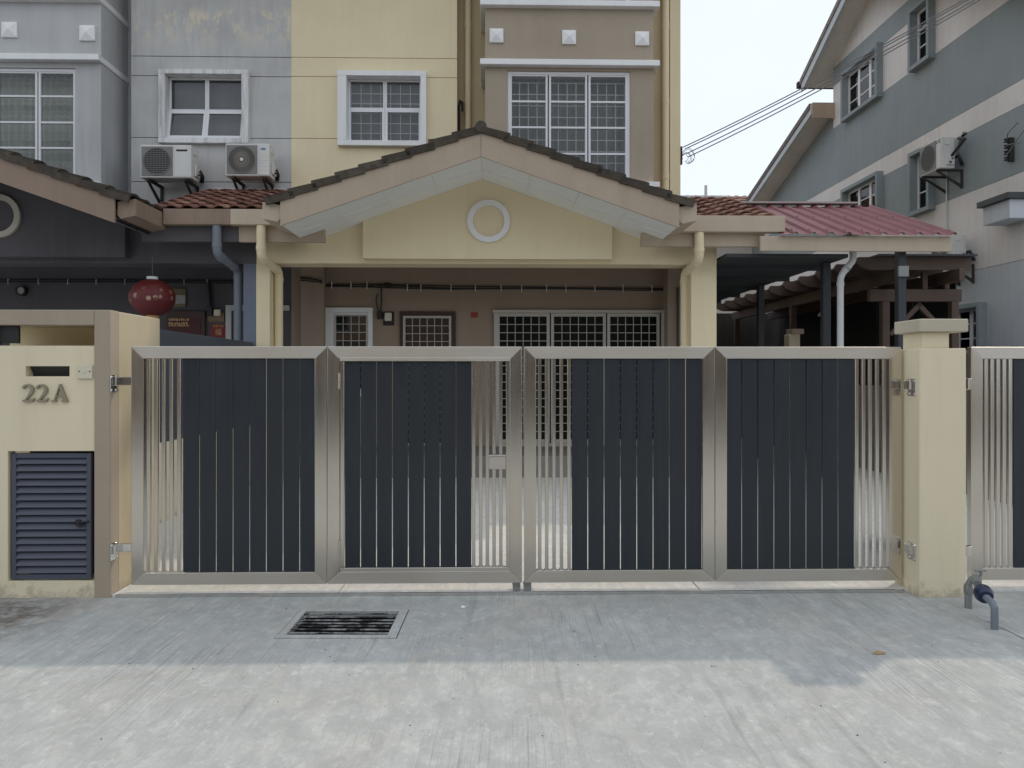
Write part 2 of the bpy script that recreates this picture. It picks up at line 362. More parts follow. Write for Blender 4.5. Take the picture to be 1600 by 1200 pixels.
    def mesh(s, name, mat, base=(0, 0, 0), smooth=False):
        me = bpy.data.meshes.new(name)
        me.from_pydata([(x - base[0], y - base[1], z - base[2]) for x, y, z in s.v], [], s.f)
        import bmesh
        bm = bmesh.new(); bm.from_mesh(me); bmesh.ops.recalc_face_normals(bm, faces=bm.faces); bm.to_mesh(me); bm.free()
        if mat: me.materials.append(M[mat] if isinstance(mat, str) else mat)
        if smooth:
            for p in me.polygons: p.use_smooth = True
            try: me.set_sharp_from_angle(angle=rad(40))
            except Exception: pass
        return me
BASE = {}
def tag(o, label, cat, group=None, kind=None):
    if label: o['label'] = label
    if cat: o['category'] = cat
    if group: o['group'] = group
    if kind: o['kind'] = kind
    return o
def thing(name, label, cat, u, v, z=0.0, group=None, local=False, rot=0.0):
    o = bpy.data.objects.new(name, None); COL.objects.link(o); o.empty_display_size = 0.2
    o.location = W(u, v, z); o.rotation_euler = (0, 0, A + rot); BASE[o.name] = (0, 0, 0) if local else (u, v, z)
    return tag(o, label, cat, group)
def root_of(o):
    while o.parent: o = o.parent
    return o
def part(name, mb, mat, parent, smooth=False, bev=0.0, label=None):
    o = bpy.data.objects.new(name, mb.mesh(name, mat, BASE[root_of(parent).name], smooth)); COL.objects.link(o); o.parent = parent
    if bev:
        b = o.modifiers.new('bevel', 'BEVEL'); b.width = bev; b.segments = 2; b.limit_method = 'ANGLE'; b.angle_limit = rad(30)
    if label: o['label'] = label
    return o
def piece(name, me, parent, loc, rot=(0, 0, 0), scale=None):
    o = bpy.data.objects.new(name, me); COL.objects.link(o); o.parent = parent
    b = BASE[root_of(parent).name]; o.location = (loc[0] - b[0], loc[1] - b[1], loc[2] - b[2]); o.rotation_euler = rot
    if scale: o.scale = scale
    return o
def solo(name, mb, mat, label, cat, group=None, kind=None, smooth=False, base=None):
    if base is None:
        xs = [p[0] for p in mb.v]; ys = [p[1] for p in mb.v]; zs = [p[2] for p in mb.v]
        base = ((min(xs) + max(xs)) / 2, (min(ys) + max(ys)) / 2, min(zs))
    o = bpy.data.objects.new(name, mb.mesh(name, mat, base, smooth)); COL.objects.link(o)
    o.location = W(*base); o.rotation_euler = (0, 0, A); BASE[o.name] = base
    return tag(o, label, cat, group, kind)
def holes_wall(mb, u0, u1, z0, z1, v0, v1, holes):
    us = sorted({u0, u1} | {x for h in holes for x in h[:2] if u0 < x < u1}); zs = sorted({z0, z1} | {x for h in holes for x in h[2:] if z0 < x < z1})
    for i in range(len(us) - 1):
        for j in range(len(zs) - 1):
            cu = (us[i] + us[i + 1]) / 2; cz = (zs[j] + zs[j + 1]) / 2
            if any(h[0] < cu < h[1] and h[2] < cz < h[3] for h in holes): continue
            mb.box(us[i], us[i + 1], v0, v1, zs[j], zs[j + 1])
    return mb

def wall_parts(name, mat, parent, u0, u1, z0, z1, v0, v1, holes, fn=None):
    us = sorted({u0, u1} | {x for h in holes for x in h[:2] if u0 < x < u1}); zs = sorted({z0, z1} | {x for h in holes for x in h[2:] if z0 < x < z1})
    cells = {(i, j) for i in range(len(us) - 1) for j in range(len(zs) - 1)
             if not any(h[0] < (us[i] + us[i + 1]) / 2 < h[1] and h[2] < (zs[j] + zs[j + 1]) / 2 < h[3] for h in holes)}
    while cells:
        st = [cells.pop()]; comp = []
        while st:
            c = st.pop(); comp.append(c)
            for d in ((1, 0), (-1, 0), (0, 1), (0, -1)):
                k = (c[0] + d[0], c[1] + d[1])
                if k in cells: cells.remove(k); st.append(k)
        m = MB()
        for i, j in comp: m.box(us[i], us[i + 1], v0, v1, zs[j], zs[j + 1])
        if fn: m.xf(fn)
        o = part(name, m, mat, parent)
    return o
# ------------------------------------------------------------------ ground
GV = 5.33                                              # front face of the gates
gx0, gx1, gy0, gy1 = -1.36, -0.66, 4.39, 4.93           # drain opening (world)
def sheet(name, polys, mat, kind='structure'):
    mb = MB()
    for p in polys: mb.add(p, [tuple(range(len(p)))])
    me = bpy.data.meshes.new(name); me.from_pydata(mb.v, [], mb.f); me.materials.append(M[mat])
    o = bpy.data.objects.new(name, me); COL.objects.link(o); o['kind'] = kind; return o
sheet('ground', [[(-400, -400, -0.30), (400, -400, -0.30), (400, 400, -0.30), (-400, 400, -0.30)]], 'asphalt')
ax, ay0, ay1 = 16.0, -6.0, 5.6
aq = lambda x0, x1, y0, y1, z=0.0: [(x0, y0, z), (x1, y0, z), (x1, y1, z), (x0, y1, z)]
sheet('concrete_apron', [aq(-ax, gx0, ay0, ay1), aq(gx1, ax, ay0, ay1), aq(gx0, gx1, ay0, gy0), aq(gx0, gx1, gy1, ay1)], 'apron')
sheet('street', [aq(-60, 60, -40, -6.0, -0.02)], 'asphalt')
STEP = 5.275; DZ = 0.016
mb = MB()
jo = [U(528, STEP), U(1096, STEP)]
cuts = [U(176, 5.30), jo[0], jo[1], 3.9, 16.0]
dw = solo('driveway', MB().box(-16, 16, STEP + 0.35, 26, -0.2, DZ - 0.004), 'drive', None, None, kind='structure')
for i in range(4):
    o = part('slab', MB().box(cuts[i] + .006, cuts[i + 1] - .006, STEP, 11.6, -0.1, DZ), 'drive', dw)
th = solo('threshold_strip', MB().box(U(182, STEP), U(1412, STEP), STEP - 0.014, STEP - 0.001, 0.002, DZ + 0.006), 'chrome',
          'thin steel edging strip along the concrete step under the gate', 'edging')

# drain grate
t = thing('drain_grate', 'mortar caked iron drain grate set in the concrete in front of the gate', 'drain grate', (gx0 + gx1) / 2, (gy0 + gy1) / 2, 0, local=True, rot=-A)
t.location = ((gx0 + gx1) / 2, (gy0 + gy1) / 2, 0)
hw, hd = (gx1 - gx0) / 2, (gy1 - gy0) / 2
pit = MB().box(-hw, hw, -hd, hd, -0.26, -0.25)
for a in ((-hw, -hw + .01, -hd, hd), (hw - .01, hw, -hd, hd), (-hw, hw, -hd, -hd + .01), (-hw, hw, hd - .01, hd)): pit.box(*a, -0.25, -0.002)
part('pit', pit, 'pit', t)
fr = MB(); fw = .05
fr.box(-hw + .005, hw - .005, -hd + .005, -hd + fw, -.04, .008, .004); fr.box(-hw + .005, hw - .005, hd - fw * .6, hd - .005, -.04, .006, .004)
fr.box(-hw + .005, -hw + fw, -hd + fw + .001, hd - fw * .6 - .001, -.04, .007, .004); fr.box(hw - fw * 1.2, hw - .005, -hd + fw + .001, hd - fw * .6 - .001, -.04, .007, .004)
part('frame', fr, 'apron', t)
bar = MB().box(-hw + fw, hw - fw * 1.2, -.010, .010, -.001, .004, .0015).mesh('bar', 'grate')
for i in range(7): piece('bar', bar, t, (0, -hd + .10 + i * .06, random.uniform(-.004, 0)), (0, 0, random.uniform(-.012, .012)))

# ------------------------------------------------------------------ gates
GZ0, GZ1, GT = 0.066, 1.7065, 0.05
def gate_frame(t, x0, x1, w=0.083, z0=GZ0, z1=GZ1, v=GV, th=GT, e=0.0007):
    part('top_rail', MB().prism([(x0 + e, z1), (x1 - e, z1), (x1 - w - e, z1 - w), (x0 + w + e, z1 - w)], v, v + th), 'steel_h', t, bev=.0025)
    part('bottom_rail', MB().prism([(x0 + e, z0), (x1 - e, z0), (x1 - w - e, z0 + w), (x0 + w + e, z0 + w)], v, v + th), 'steel_h', t, bev=.0025)
    part('stile', MB().prism([(x0, z0 + e), (x0, z1 - e), (x0 + w, z1 - w - e), (x0 + w, z0 + w + e)], v, v + th), 'steel_v', t, bev=.0025)
    part('stile', MB().prism([(x1, z0 + e), (x1, z1 - e), (x1 - w, z1 - w - e), (x1 - w, z0 + w + e)], v, v + th), 'steel_v', t, bev=.0025)
def gate_fill(t, parent, boards, bars, z0, z1, v=GV, bw=.024):
    n = 8; p = (boards[1] - boards[0]) / n; gap = .007
    me = MB().box(gap / 2, p - gap / 2, -.008, .008, z0, z1, .002).mesh('board', 'board')
    for i in range(n): piece('board', me, parent, (boards[0] + i * p + BASE[t.name][0] * 0, v + GT / 2 + random.uniform(-.0008, .0008), 0))
    me = MB().box(-bw / 2, bw / 2, -.0125, .0125, z0, z1, .002).mesh('bar', 'steel_v')
    for b in bars: piece('bar', me, parent, (b, v + GT / 2, 0))
    stp = MB()
    for b in bars: stp.box(b - bw / 2 - .004, b + bw / 2 + .004, v + GT / 2 - .018, v + GT / 2 + .018, z0 - .001, z0 + .006)
    part('bar_seat', stp, 'chrome', parent)
def gu(px): return U(px, GV)
def pillar_hinge(t, xs, xe, vp, z):                       # plate on the pillar side, arm to the gate
    sg = 1 if xe > xs else -1
    h = MB().box(xs, xs + sg * .006, vp - .045, vp + .05, z - .065, z + .055, .003)
    h.box(xs + sg * .006, xs + sg * .03, vp - .02, vp + .035, z - .02, z + .045, .003)
    h.box(xs + sg * .02, xe, vp + .03, vp + .06, z - .018, z + .04, .004)
    for a, b in ((-.033, .04), (.037, .04), (-.033, -.05), (.037, -.05)):
        h.tube([(xs, vp + a, z + b), (xs + sg * .014, vp + a, z + b)], .009, 8)
    part('hinge', h, 'chrome', t)
PLX = U(172, 5.26)                                        # side of the left pillar block
RPX = U(1437, 5.14)                                       # side of the right pillar
gate_things = []
grp = 'leaves of the folding driveway gate'
# leaf beside the letterbox pillar
a0, a1 = gu(205), gu(510.6)
t = thing('gate_leaf', 'slatted steel gate leaf hinged to the letterbox pillar, bars at its left end', 'gate', (a0 + a1) / 2, GV + GT / 2, 0, grp)
gate_frame(t, a0, a1)
zz0, zz1 = GZ0 + .083, GZ1 - .083
bars = [gu(x) for x in (230.5, 242, 254, 266, 278)]
gate_fill(t, t, (gu(283.5), gu(493)), bars, zz0, zz1)
pillar_hinge(t, PLX, a0 + .004, 5.30, Z(598, 5.34, 200)); pillar_hinge(t, PLX, a0 + .004, 5.30, Z(858, 5.34, 200))
# leaf with the wicket door
b0, b1 = gu(511.6), gu(815.5)
t = thing('gate_leaf', 'gate leaf left of centre with a small wicket door and lock box', 'gate', (b0 + b1) / 2, GV + GT / 2, 0, grp)
gate_frame(t, b0, b1)
d0, d1, e0, e1 = gu(531.5), gu(797), Z(893.5, GV, 660), Z(558.5, GV, 660)
wk = part('wicket_door', MB().box(d0, d1, GV - .012, GV + GT - .002, e1 - .026, e1 - .001, .002), 'steel_h', t)
part('bottom_rail', MB().box(d0, d1, GV + .002, GV + GT - .004, e0 + .002, e0 + .028, .002), 'steel_h', wk)
part('stile', MB().box(d0, d0 + .026, GV + .001, GV + GT - .003, e0 + .0285, e1 - .0265, .002), 'steel_v', wk)
part('stile', MB().box(d1 - .028, d1, GV + .001, GV + GT - .003, e0 + .0285, e1 - .0265, .002), 'steel_v', wk)
bars = [gu(x) for x in (740, 751, 761.5, 772, 782.5)]
gate_fill(t, wk, (gu(537.5), gu(737)), bars, e0 + .0285, e1 - .0265)
lk = MB().box(gu(764), gu(790), GV - .012, GV + GT + .004, Z(733, GV, 777), Z(713, GV, 777), .003)
part('lock_box', lk, 'steel_h', wk)
part('lock_lid', MB().box(gu(762), gu(791), GV - .02, GV + .01, Z(713, GV, 777) + .001, Z(710.5, GV, 777), .001), 'chrome', wk)
for y in (595, 856):
    zz = Z(y, GV, 530)
    h = MB().tube([(gu(530.5), GV - .008, zz - .055), (gu(530.5), GV - .008, zz + .055)], .008, 10)
    h.box(gu(530.5), gu(534), GV - .006, GV + .001, zz - .055, zz + .055)
    part('hinge', h, 'steel_v', wk, True)
def bracket(t, x):
    h = MB().box(x - .028, x + .028, GV + .004, GV + GT - .004, GZ0 - .018, GZ0 - .001, .003)
    h.prism([(x - .027, GZ0 - .018), (x - .027, .055), (x - .018, .03), (x, .0235), (x + .018, .03), (x + .027, .055), (x + .027, GZ0 - .018)] if False else
            [(x - .027, GZ0 - .0185), (x - .024, -.002), (x - .012, -.016), (x + .012, -.016), (x + .024, -.002), (x + .027, GZ0 - .0185)], GV - .03, GV - .018)
    h.box(x - .027, x + .027, GV - .018, GV + .01, GZ0 - .03, GZ0 - .0192)
    h.tube([(x, GV - .04, .008), (x, GV - .028, .008)], .010, 8)
    part('bottom_bracket', h, 'galv', t)
bracket(t, gu(807))
# leaf right of centre
c0, c1 = gu(819), gu(1116.5)
t = thing('gate_leaf', 'gate leaf right of centre, bars at its left end, no wicket', 'gate', (c0 + c1) / 2, GV + GT / 2, 0, grp)
gate_frame(t, c0, c1)
gate_fill(t, t, (gu(893.3), gu(1098)), [gu(x) for x in (843.5, 854.5, 866, 877.5, 889.5)], zz0, zz1)
bracket(t, gu(824))
# leaf beside the right pillar
f0, f1 = gu(1117.6), gu(1408)
t = thing('gate_leaf', 'gate leaf hinged to the capped yellow pillar, bars at its right end', 'gate', (f0 + f1) / 2, GV + GT / 2, 0, grp)
gate_frame(t, f0, f1)
gate_fill(t, t, (gu(1135.3), gu(1337)), [gu(x) for x in (1340.5, 1351, 1361.5, 1372.5, 1383.5)], zz0, zz1)
pillar_hinge(t, RPX, f1 - .004, 5.23, Z(604, 5.3, 1420)); pillar_hinge(t, RPX, f1 - .004, 5.23, Z(857, 5.3, 1420))
# neighbour's gate
n0 = gu(1517.5); n1 = n0 + 1.34
t = thing('gate_leaf', 'next door\'s steel gate leaf to the right of the capped pillar', 'gate', (n0 + n1) / 2, GV + GT / 2, 0)
gate_frame(t, n0, n1)
gate_fill(t, t, (gu(1586), n1 - .083), [gu(x) for x in (1543, 1552.5, 1562, 1571.5, 1581)], zz0, zz1)
for y in (600, 862):
    h = MB().box(gu(1512), n0 + .004, GV - .01, GV + .03, Z(y, GV, 1515) - .04, Z(y, GV, 1515) + .04, .004)
    part('hinge', h, 'chrome', t)

# ------------------------------------------------------------------ right pillar
t = thing('gate_pillar', 'pale yellow square gate pillar with a stepped flat cap', 'pillar', U(1475, 5.14), 5.3)
pu0, pu1 = RPX, U(1510, 5.14)
part('shaft', MB().box(pu0, pu1, 5.14, 5.47, -.05, Z(544, 5.14, 1475), .006), 'yellow_front', t)
zt = Z(544, 5.14, 1475)
part('neck', MB().box(pu0 + .035, pu1 - .10, 5.17, 5.42, zt, Z(519, 5.17, 1460), .004), 'yellow_front', t)
z2 = Z(519, 5.17, 1460)
part('cap', MB().box(pu0 - .008, pu1 + .004, 5.12, 5.46, z2, Z(498, 5.12, 1475), .006), paint('beige cap paint', (0.50, 0.45, 0.35), .7, .05), t)

# ------------------------------------------------------------------ letterbox pillar block
LV = 5.26
L0, L1 = U(-46, LV), PLX
t = thing('letterbox_pillar', 'wide yellow gate pillar with letter slot, house number and louvred cupboard', 'pillar', (L0 + L1) / 2, 5.6)
zb = lambda y, x=80: Z(y, LV, x)
ztop = zb(484)
fin = U(147, LV); LB = U(263, 5.9); LBv = 6.04
# brown surround
wm = MB().box(fin, L1, LV, LV + .12, -.05, ztop, .004)
part('surround', wm, 'brown', t)
part('surround_top', MB().box(L0, fin - .001, LV, LV + .12, zb(508), ztop, .004), 'brown', t)
part('surround_side', MB().box(L0, U(-14, LV), LV, LV + .12, -.05, zb(508) - .001, .004), 'brown', t)
pl = U(-14, LV) + .001; pr = fin - .001
# yellow front below the open niche, with slot and cupboard holes
slot = rect(38, 572, 107, 588, LV); cup = rect(10, 705, 147.5, 909, LV)
cup = (cup[0], fin + 1, cup[2], cup[3])
part('front_wall', holes_wall(MB(), pl, pr, -.05, zb(540), LV + .014, LV + .10, [slot, cup]), 'yellow_front', t)
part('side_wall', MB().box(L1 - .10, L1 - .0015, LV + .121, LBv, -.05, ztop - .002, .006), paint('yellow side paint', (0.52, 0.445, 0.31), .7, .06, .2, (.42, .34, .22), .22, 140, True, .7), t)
part('top_slab', MB().box(L0, L1 - .101, LV + .121, LBv, zb(508) + .01, ztop - .004), 'yellow_front', t)
part('back_wall', MB().box(L0, L1 - .101, LV + .42, LV + .50, -.05, zb(508) + .009), 'yellow', t)
part('niche_floor', MB().box(pl, L1 - .101, LV + .101, LV + .419, zb(540) - .05, zb(540) - .002), 'yellow', t)
part('niche_window', MB().box(pl, U(22, LV), LV + .05, LV + .07, zb(536), zb(508) - .001), 'black', t)
sb = MB().box(slot[0] - .02, slot[1] + .02, LV + .12, LV + .13, slot[2] - .02, slot[3] + .02)
part('slot_back', sb, 'acdark', t)
part('slot_flap', MB().prism([(LV + .06, slot[3]), (LV + .068, slot[3]), (LV + .115, slot[2] + .01), (LV + .105, slot[2])], slot[0] + .003, slot[1] - .003, 'u'), 'darkmetal', t)
bl = rect(121, 570, 144, 592, LV)
o = part('doorbell', MB().box(bl[0], bl[1], LV - .004, LV + .0135, bl[2], bl[3], .004), 'ivory', t)
cu_, cz_ = (bl[0] + bl[1]) / 2, (bl[2] + bl[3]) / 2
part('push_button', MB().disc(cu_, cz_, .011, LV - .009, LV - .0045, 14), 'ivory', o)
part('screw', MB().disc(cu_ - .035, cz_ + .003, .005, LV - .0055, LV - .0042, 8).disc(cu_ + .035, cz_ + .003, .005, LV - .0055, LV - .0042, 8), 'black', o)
# raised numerals 22A
def ribbon(pts, ws, ou, oz, h, wd, d0, d1):
    m = MB(); L = []; R = []
    for i, p in enumerate(pts):
        q0 = pts[max(0, i - 1)]; q1 = pts[min(len(pts) - 1, i + 1)]
        dx, dy = (q1[0] - q0[0]) * wd, (q1[1] - q0[1]) * h; l = math.hypot(dx, dy); nx, ny = -dy / l, dx / l
        c = (ou + p[0] * wd, oz + p[1] * h); w = ws[i] * h / 2
        L.append((c[0] + nx * w, c[1] + ny * w)); R.append((c[0] - nx * w, c[1] - ny * w))
    for i in range(len(pts) - 1): m.prism([L[i], L[i + 1], R[i + 1], R[i]], d0, d1)
    return m
def two(ou, oz, h, wd, d0, d1):
    pts = [(.06, .76), (.12, .85), (.28, .955), (.48, .96), (.66, .90), (.77, .78), (.78, .66), (.70, .52), (.54, .36), (.36, .2), (.22, .085)]
    ws = [.10, .13, .09, .09, .13, .18, .19, .17, .13, .09, .07]
    m = ribbon(pts, ws, ou, oz, h, wd, d0, d1)
    m.prism([(ou + .02 * wd, oz + .11 * h), (ou + .10 * wd, oz), (ou + .82 * wd, oz), (ou + .98 * wd, oz + .2 * h), (ou + .90 * wd, oz + .2 * h), (ou + .78 * wd, oz + .13 * h)], d0 - .0006, d1)
    return m
def letter_a(ou, oz, h, wd, d0, d1):
    m = ribbon([(.20, .06), (.53, .98)], [.07, .07], ou, oz, h, wd, d0, d1)
    m.add(*(lambda k: (k.v, k.f))(ribbon([(.52, 1.0), (.86, .06)], [.13, .22], ou, oz, h, wd, d0 - .0006, d1)))
    m.prism([(ou + .30 * wd, oz + .36 * h), (ou + .30 * wd, oz + .29 * h), (ou + .74 * wd, oz + .29 * h), (ou + .70 * wd, oz + .36 * h)], d0 - .0003, d1)
    m.prism([(ou, oz + .06 * h), (ou + .03 * wd, oz), (ou + .32 * wd, oz), (ou + .34 * wd, oz + .06 * h), (ou + .24 * wd, oz + .10 * h), (ou + .12 * wd, oz + .10 * h)], d0 - .0009, d1)
    m.prism([(ou + .62 * wd, oz + .05 * h), (ou + .62 * wd, oz), (ou + wd, oz), (ou + wd, oz + .05 * h), (ou + .92 * wd, oz + .12 * h), (ou + .72 * wd, oz + .12 * h)], d0 - .0012, d1)
    return m
h_ = zb(600.5) - zb(628); px2u = lambda x: U(x, LV)
hn = part('house_number', two(px2u(34.5), zb(628), h_, px2u(54.5) - px2u(34.5), LV - .004, LV + .013), 'numeral', t)
part('digit', two(px2u(56), zb(628), h_, px2u(76) - px2u(56), LV - .004, LV + .013), 'numeral', hn)
part('letter', letter_a(px2u(79.5), zb(628), h_, px2u(106) - px2u(79.5), LV - .004, LV + .013), 'numeral', hn)
# louvred cupboard door
part('cupboard_recess', MB().box(cup[0] - .01, fin - .002, LV + .28, LV + .30, cup[2] - .02, cup[3] + .02), 'interior', t)
dr = rect(13, 709, 138.5, 907, LV)
door = MB(); fwid = .032; dv = LV + .03
door.box(dr[0], dr[0] + fwid, dv, dv + .03, dr[2], dr[3], .002); door.box(dr[1] - fwid, dr[1], dv, dv + .03, dr[2], dr[3], .002)
door.box(dr[0] + fwid, dr[1] - fwid, dv + .001, dv + .029, dr[2], dr[2] + fwid, .002); door.box(dr[0] + fwid, dr[1] - fwid, dv + .001, dv + .029, dr[3] - fwid, dr[3], .002)
dd = part('cupboard_door', door, 'louvre', t)
part('door_back', MB().box(dr[0] + fwid, dr[1] - fwid, dv + .032, dv + .034, dr[2] + fwid, dr[3] - fwid), 'interior', dd)
ns = 16; ph = (dr[3] - dr[2] - 2 * fwid) / ns; sw = (dr[1] - dr[0]) / 2 - fwid
sl = MB().prism([(-.006, -ph * .30), (-.002, -ph * .40), (.022, ph * .40), (.018, ph * .46)], -sw, sw, 'u').mesh('slat', 'louvre')
for i in range(ns): piece('slat', sl, dd, ((dr[0] + dr[1]) / 2, dv + .004, dr[2] + fwid + (i + .55) * ph))
kz = zb(817, 125); ku = U(124, LV)
part('latch', MB().tube([(ku - .03, dv - .012, kz), (ku + .05, dv - .012, kz + .004)], .007, 8).box(ku - .035, ku - .005, dv - .02, dv + .002, kz - .02, kz + .018, .003).tube([(ku - .03, dv - .02, kz - .012), (ku - .012, dv - .024, kz - .03), (ku + .004, dv - .02, kz - .008)], .004, 6), 'black', dd)

# divider wall behind the letterbox pillar
DU = U(400, 11.0)
t = thing('divider_wall', 'divider wall with dark panels above a cream base behind the letterbox pillar', 'wall', DU - .08, 8.5)
part('base_wall', MB().box(DU - .16, DU, LBv + .01, 10.98, -.1, 0.82), 'yellow_front', t)
part('upper_panel', MB().box(DU - .14, DU - .03, LBv + .01, 10.98, 0.821, 1.98, .004), paint('dark slate fence paint', (.075, .085, .10), .6, .1), t)
part('post', MB().box(DU - .16, DU - .01, LBv + .01, LBv + .08, 0.822, 2.0, .004), 'darkmetal', t)

# ------------------------------------------------------------------ terrace houses
VW, VR, VB = 12.9, 13.3, 12.4                            # front wall, recessed wall, bay front
UB = U(455, VW); UR = U(1062, VR)                         # party line, right corner
VG, VP, VS, VC = 9.65, 10.85, 10.6, 11.0                  # gable front, pediment, gutters, columns
TOP = 9.7; TH = math.atan(0.352)
def tile_mesh(name, mat, w, l, amp=.022, th=.016):
    vs = []; n = 6; prof = [0, .75, 1, .75, .1, -.12, 0]
    for e, (x, lift) in enumerate(((-.02, .012), (l + .035, .050))):
        for i in range(n + 1): vs.append((x, -w / 2 + w * 1.04 * i / n, prof[i] * amp + lift + th))
        for i in range(n + 1): vs.append((x, -w / 2 + w * 1.04 * i / n, prof[i] * amp + lift))
    k = n + 1; fs = []
    for i in range(n):
        fs += [(i, i + 1, 2 * k + i + 1, 2 * k + i), (k + i, k + i + 1, 3 * k + i + 1, 3 * k + i), (i, i + 1, k + i + 1, k + i), (2 * k + i, 2 * k + i + 1, 3 * k + i + 1, 3 * k + i)]
    fs += [(0, k, 3 * k, 2 * k), (n, k + n, 3 * k + n, 2 * k + n)]
    mb = MB(); mb.v = vs; mb.f = fs; return mb.mesh(name, mat)
TW, TL = .305, .292
tile_d = tile_mesh('roof_tile', 'tile_dark', TW, TL / math.cos(TH), .018, .03)
tile_r = tile_mesh('roof_tile', 'tile_red', .225, .30, .030, .018)
vtile = MB().prism([(-.02, -.045), (TL / math.cos(TH) + .035, -.020), (TL / math.cos(TH) + .035, .074), (-.02, .036)], -.028, .012)
verge = vtile.mesh('verge_tile', 'tile_dark')
def gable(t, ua, zb_, L, fmat, smat, wmat, ped, ringc, rails=True):
    """front gable: apex at ua, fascia underside apex height zb_, half span L"""
    sl = math.tan(TH); fh = .345
    zl = lambda u: zb_ - sl * abs(u - ua)
    fa = MB()
    for s in (-1, 1):
        fa = MB().prism([(ua + s * .002, zb_), (ua + s * L, zl(ua + L)), (ua + s * L, zl(ua + L) + fh - .02), (ua + s * .002, zb_ + fh)], VG, VG + .03)
        part('fascia_board', fa, fmat, t)
    # soffit boards with open joints
    so_ = part('soffit', MB().prism([(ua - L, zl(ua + L) + .05), (ua, zb_ + .05), (ua + L, zl(ua + L) + .05), (ua + L, zl(ua + L) + .08), (ua, zb_ + .08), (ua - L, zl(ua + L) + .08)], VG + .031, VW - .02), smat, t)
    nb = 4
    for s in (-1, 1):
        for i in range(nb):
            for (v0, v1) in ((VG + .035, VG + .035 + (VP - VG) * .5), (VG + .038 + (VP - VG) * .5, VP + .30)):
                x0 = ua + s * (L * i / nb + .0016); x1 = ua + s * (L * (i + 1) / nb - .0016)
                part('soffit_panel', MB().prism([(x0, zl(x0) + .022), (x1, zl(x1) + .022), (x1, zl(x1) + .034), (x0, zl(x0) + .034)], v0, v1), smat, so_)
        for i in range(nb):
            x0 = ua + s * (L * i / nb + .02); x1 = ua + s * (L * (i + 1) / nb - .02); vv = VG + .04 + (VP - VG) * .5
            part('cover_strip', MB().prism([(x0, zl(x0) + .008), (x1, zl(x1) + .008), (x1, zl(x1) + .0215), (x0, zl(x0) + .0215)], vv - .018, vv + .018), 'white' if smat == 'soffit' else smat, so_)
    # roof deck and tiles
    zr = lambda u: zb_ + fh + .004 - sl * abs(u - ua)
    rf = part('gable_roof', MB().prism([(ua - L, zr(ua + L) - .03), (ua, zb_ + fh - .03), (ua + L, zr(ua + L) - .03), (ua + L, zr(ua + L)), (ua, zb_ + fh + .004), (ua - L, zr(ua + L))], VG + .031, VW - .01), 'tile_dark', t)
    nc = int(round((L + .08) / TL)); nv = int((VW - VG) / TW)
    for s in (-1, 1):
        for i in range(nc):
            u = ua + s * (i * TL + .02)
            r = (0, TH, 0) if s > 0 else (0, TH, math.pi)
            for j in range(nv):
                piece('roof_tile', tile_d, rf, (u, VG + .02 + TW * (j + .5), zr(u) + .002 + random.uniform(-.003, .004)), r)
            piece('verge_tile', verge, rf, (u, VG - .005 + (0 if s > 0 else -.008), zr(u) - .012 + random.uniform(-.004, .004)), (0, TH + random.uniform(-.012, .012), 0 if s > 0 else math.pi))
    rd = MB()
    for j in range(9):
        rd.tube([(ua, VG - .03 + j * .36, zb_ + fh + .012 + .012), (ua, VG + .40 + j * .36, zb_ + fh + .012)], .075, 10)
    part('ridge_cap', rd, 'tile_dark', rf, True)
    # pediment wall with ring
    p0, p1, pz = ped
    part('pediment', MB().prism([(p0, pz), (p1, pz), (p1, zl(p1) + .02), (ua, zb_ + .02), (p0, zl(p0) + .02)], VP, VC - .002), wmat, t)
    part('ring_moulding', MB().ring(ringc[0], ringc[1], .222, .300, VP - .05, VP - .0005, 48), 'white' if smat == 'soffit' else paint('old cream ring paint', (.50, .46, .38), .7, .06), t, True)
    # eave gutters running back in depth
    zg = zl(ua + L)
    for s in (-1, 1):
        ue = ua + s * L
        gm = MB()
        poly = [(ue + s * .012, zg + .10), (ue + s * .05, zg + .06), (ue + s * .235, zg + .10), (ue + s * .235, zg + .31), (ue + s * .012, zg + .27)]
        gm.prism(poly, VG + .05, VS + .02)
        part('eave_gutter', gm, fmat if smat != 'soffit' else 'fascia_tan', t)
def side_roof(t, u0, u1, yg=330, yw_=301):
    zg = Z(yg, VS, 400); zw = Z(yw_, VW, 330); ang = math.atan2(zw - zg, VW - VS); ln = (VW - VS) / math.cos(ang)
    rf = part('side_roof', MB().prism([(VS - .0, zg - .05), (VW - .002, zw - .05), (VW - .002, zw - .004), (VS - .0, zg - .004)], u0, u1, 'u'), 'tile_red', t)
    nr = 8; rl = ln / nr; n = max(1, int(round((u1 - u0) / .225))); w = (u1 - u0) / n
    for i in range(nr):
        f = i / nr; v = VW - f * (VW - VS); z = zw - f * (zw - zg)
        for j in range(n):
            piece('roof_tile', tile_r, rf, (u0 + w * (j + .5), v - .012, z - .004 + random.uniform(-.003, .003)), (0, ang, -math.pi / 2), (rl / .30, w / .225, 1))
    part('flashing', MB().box(u0, u1, VW - .035, VW - .0025, zw + .02, zw + .075), 'white_old', t)

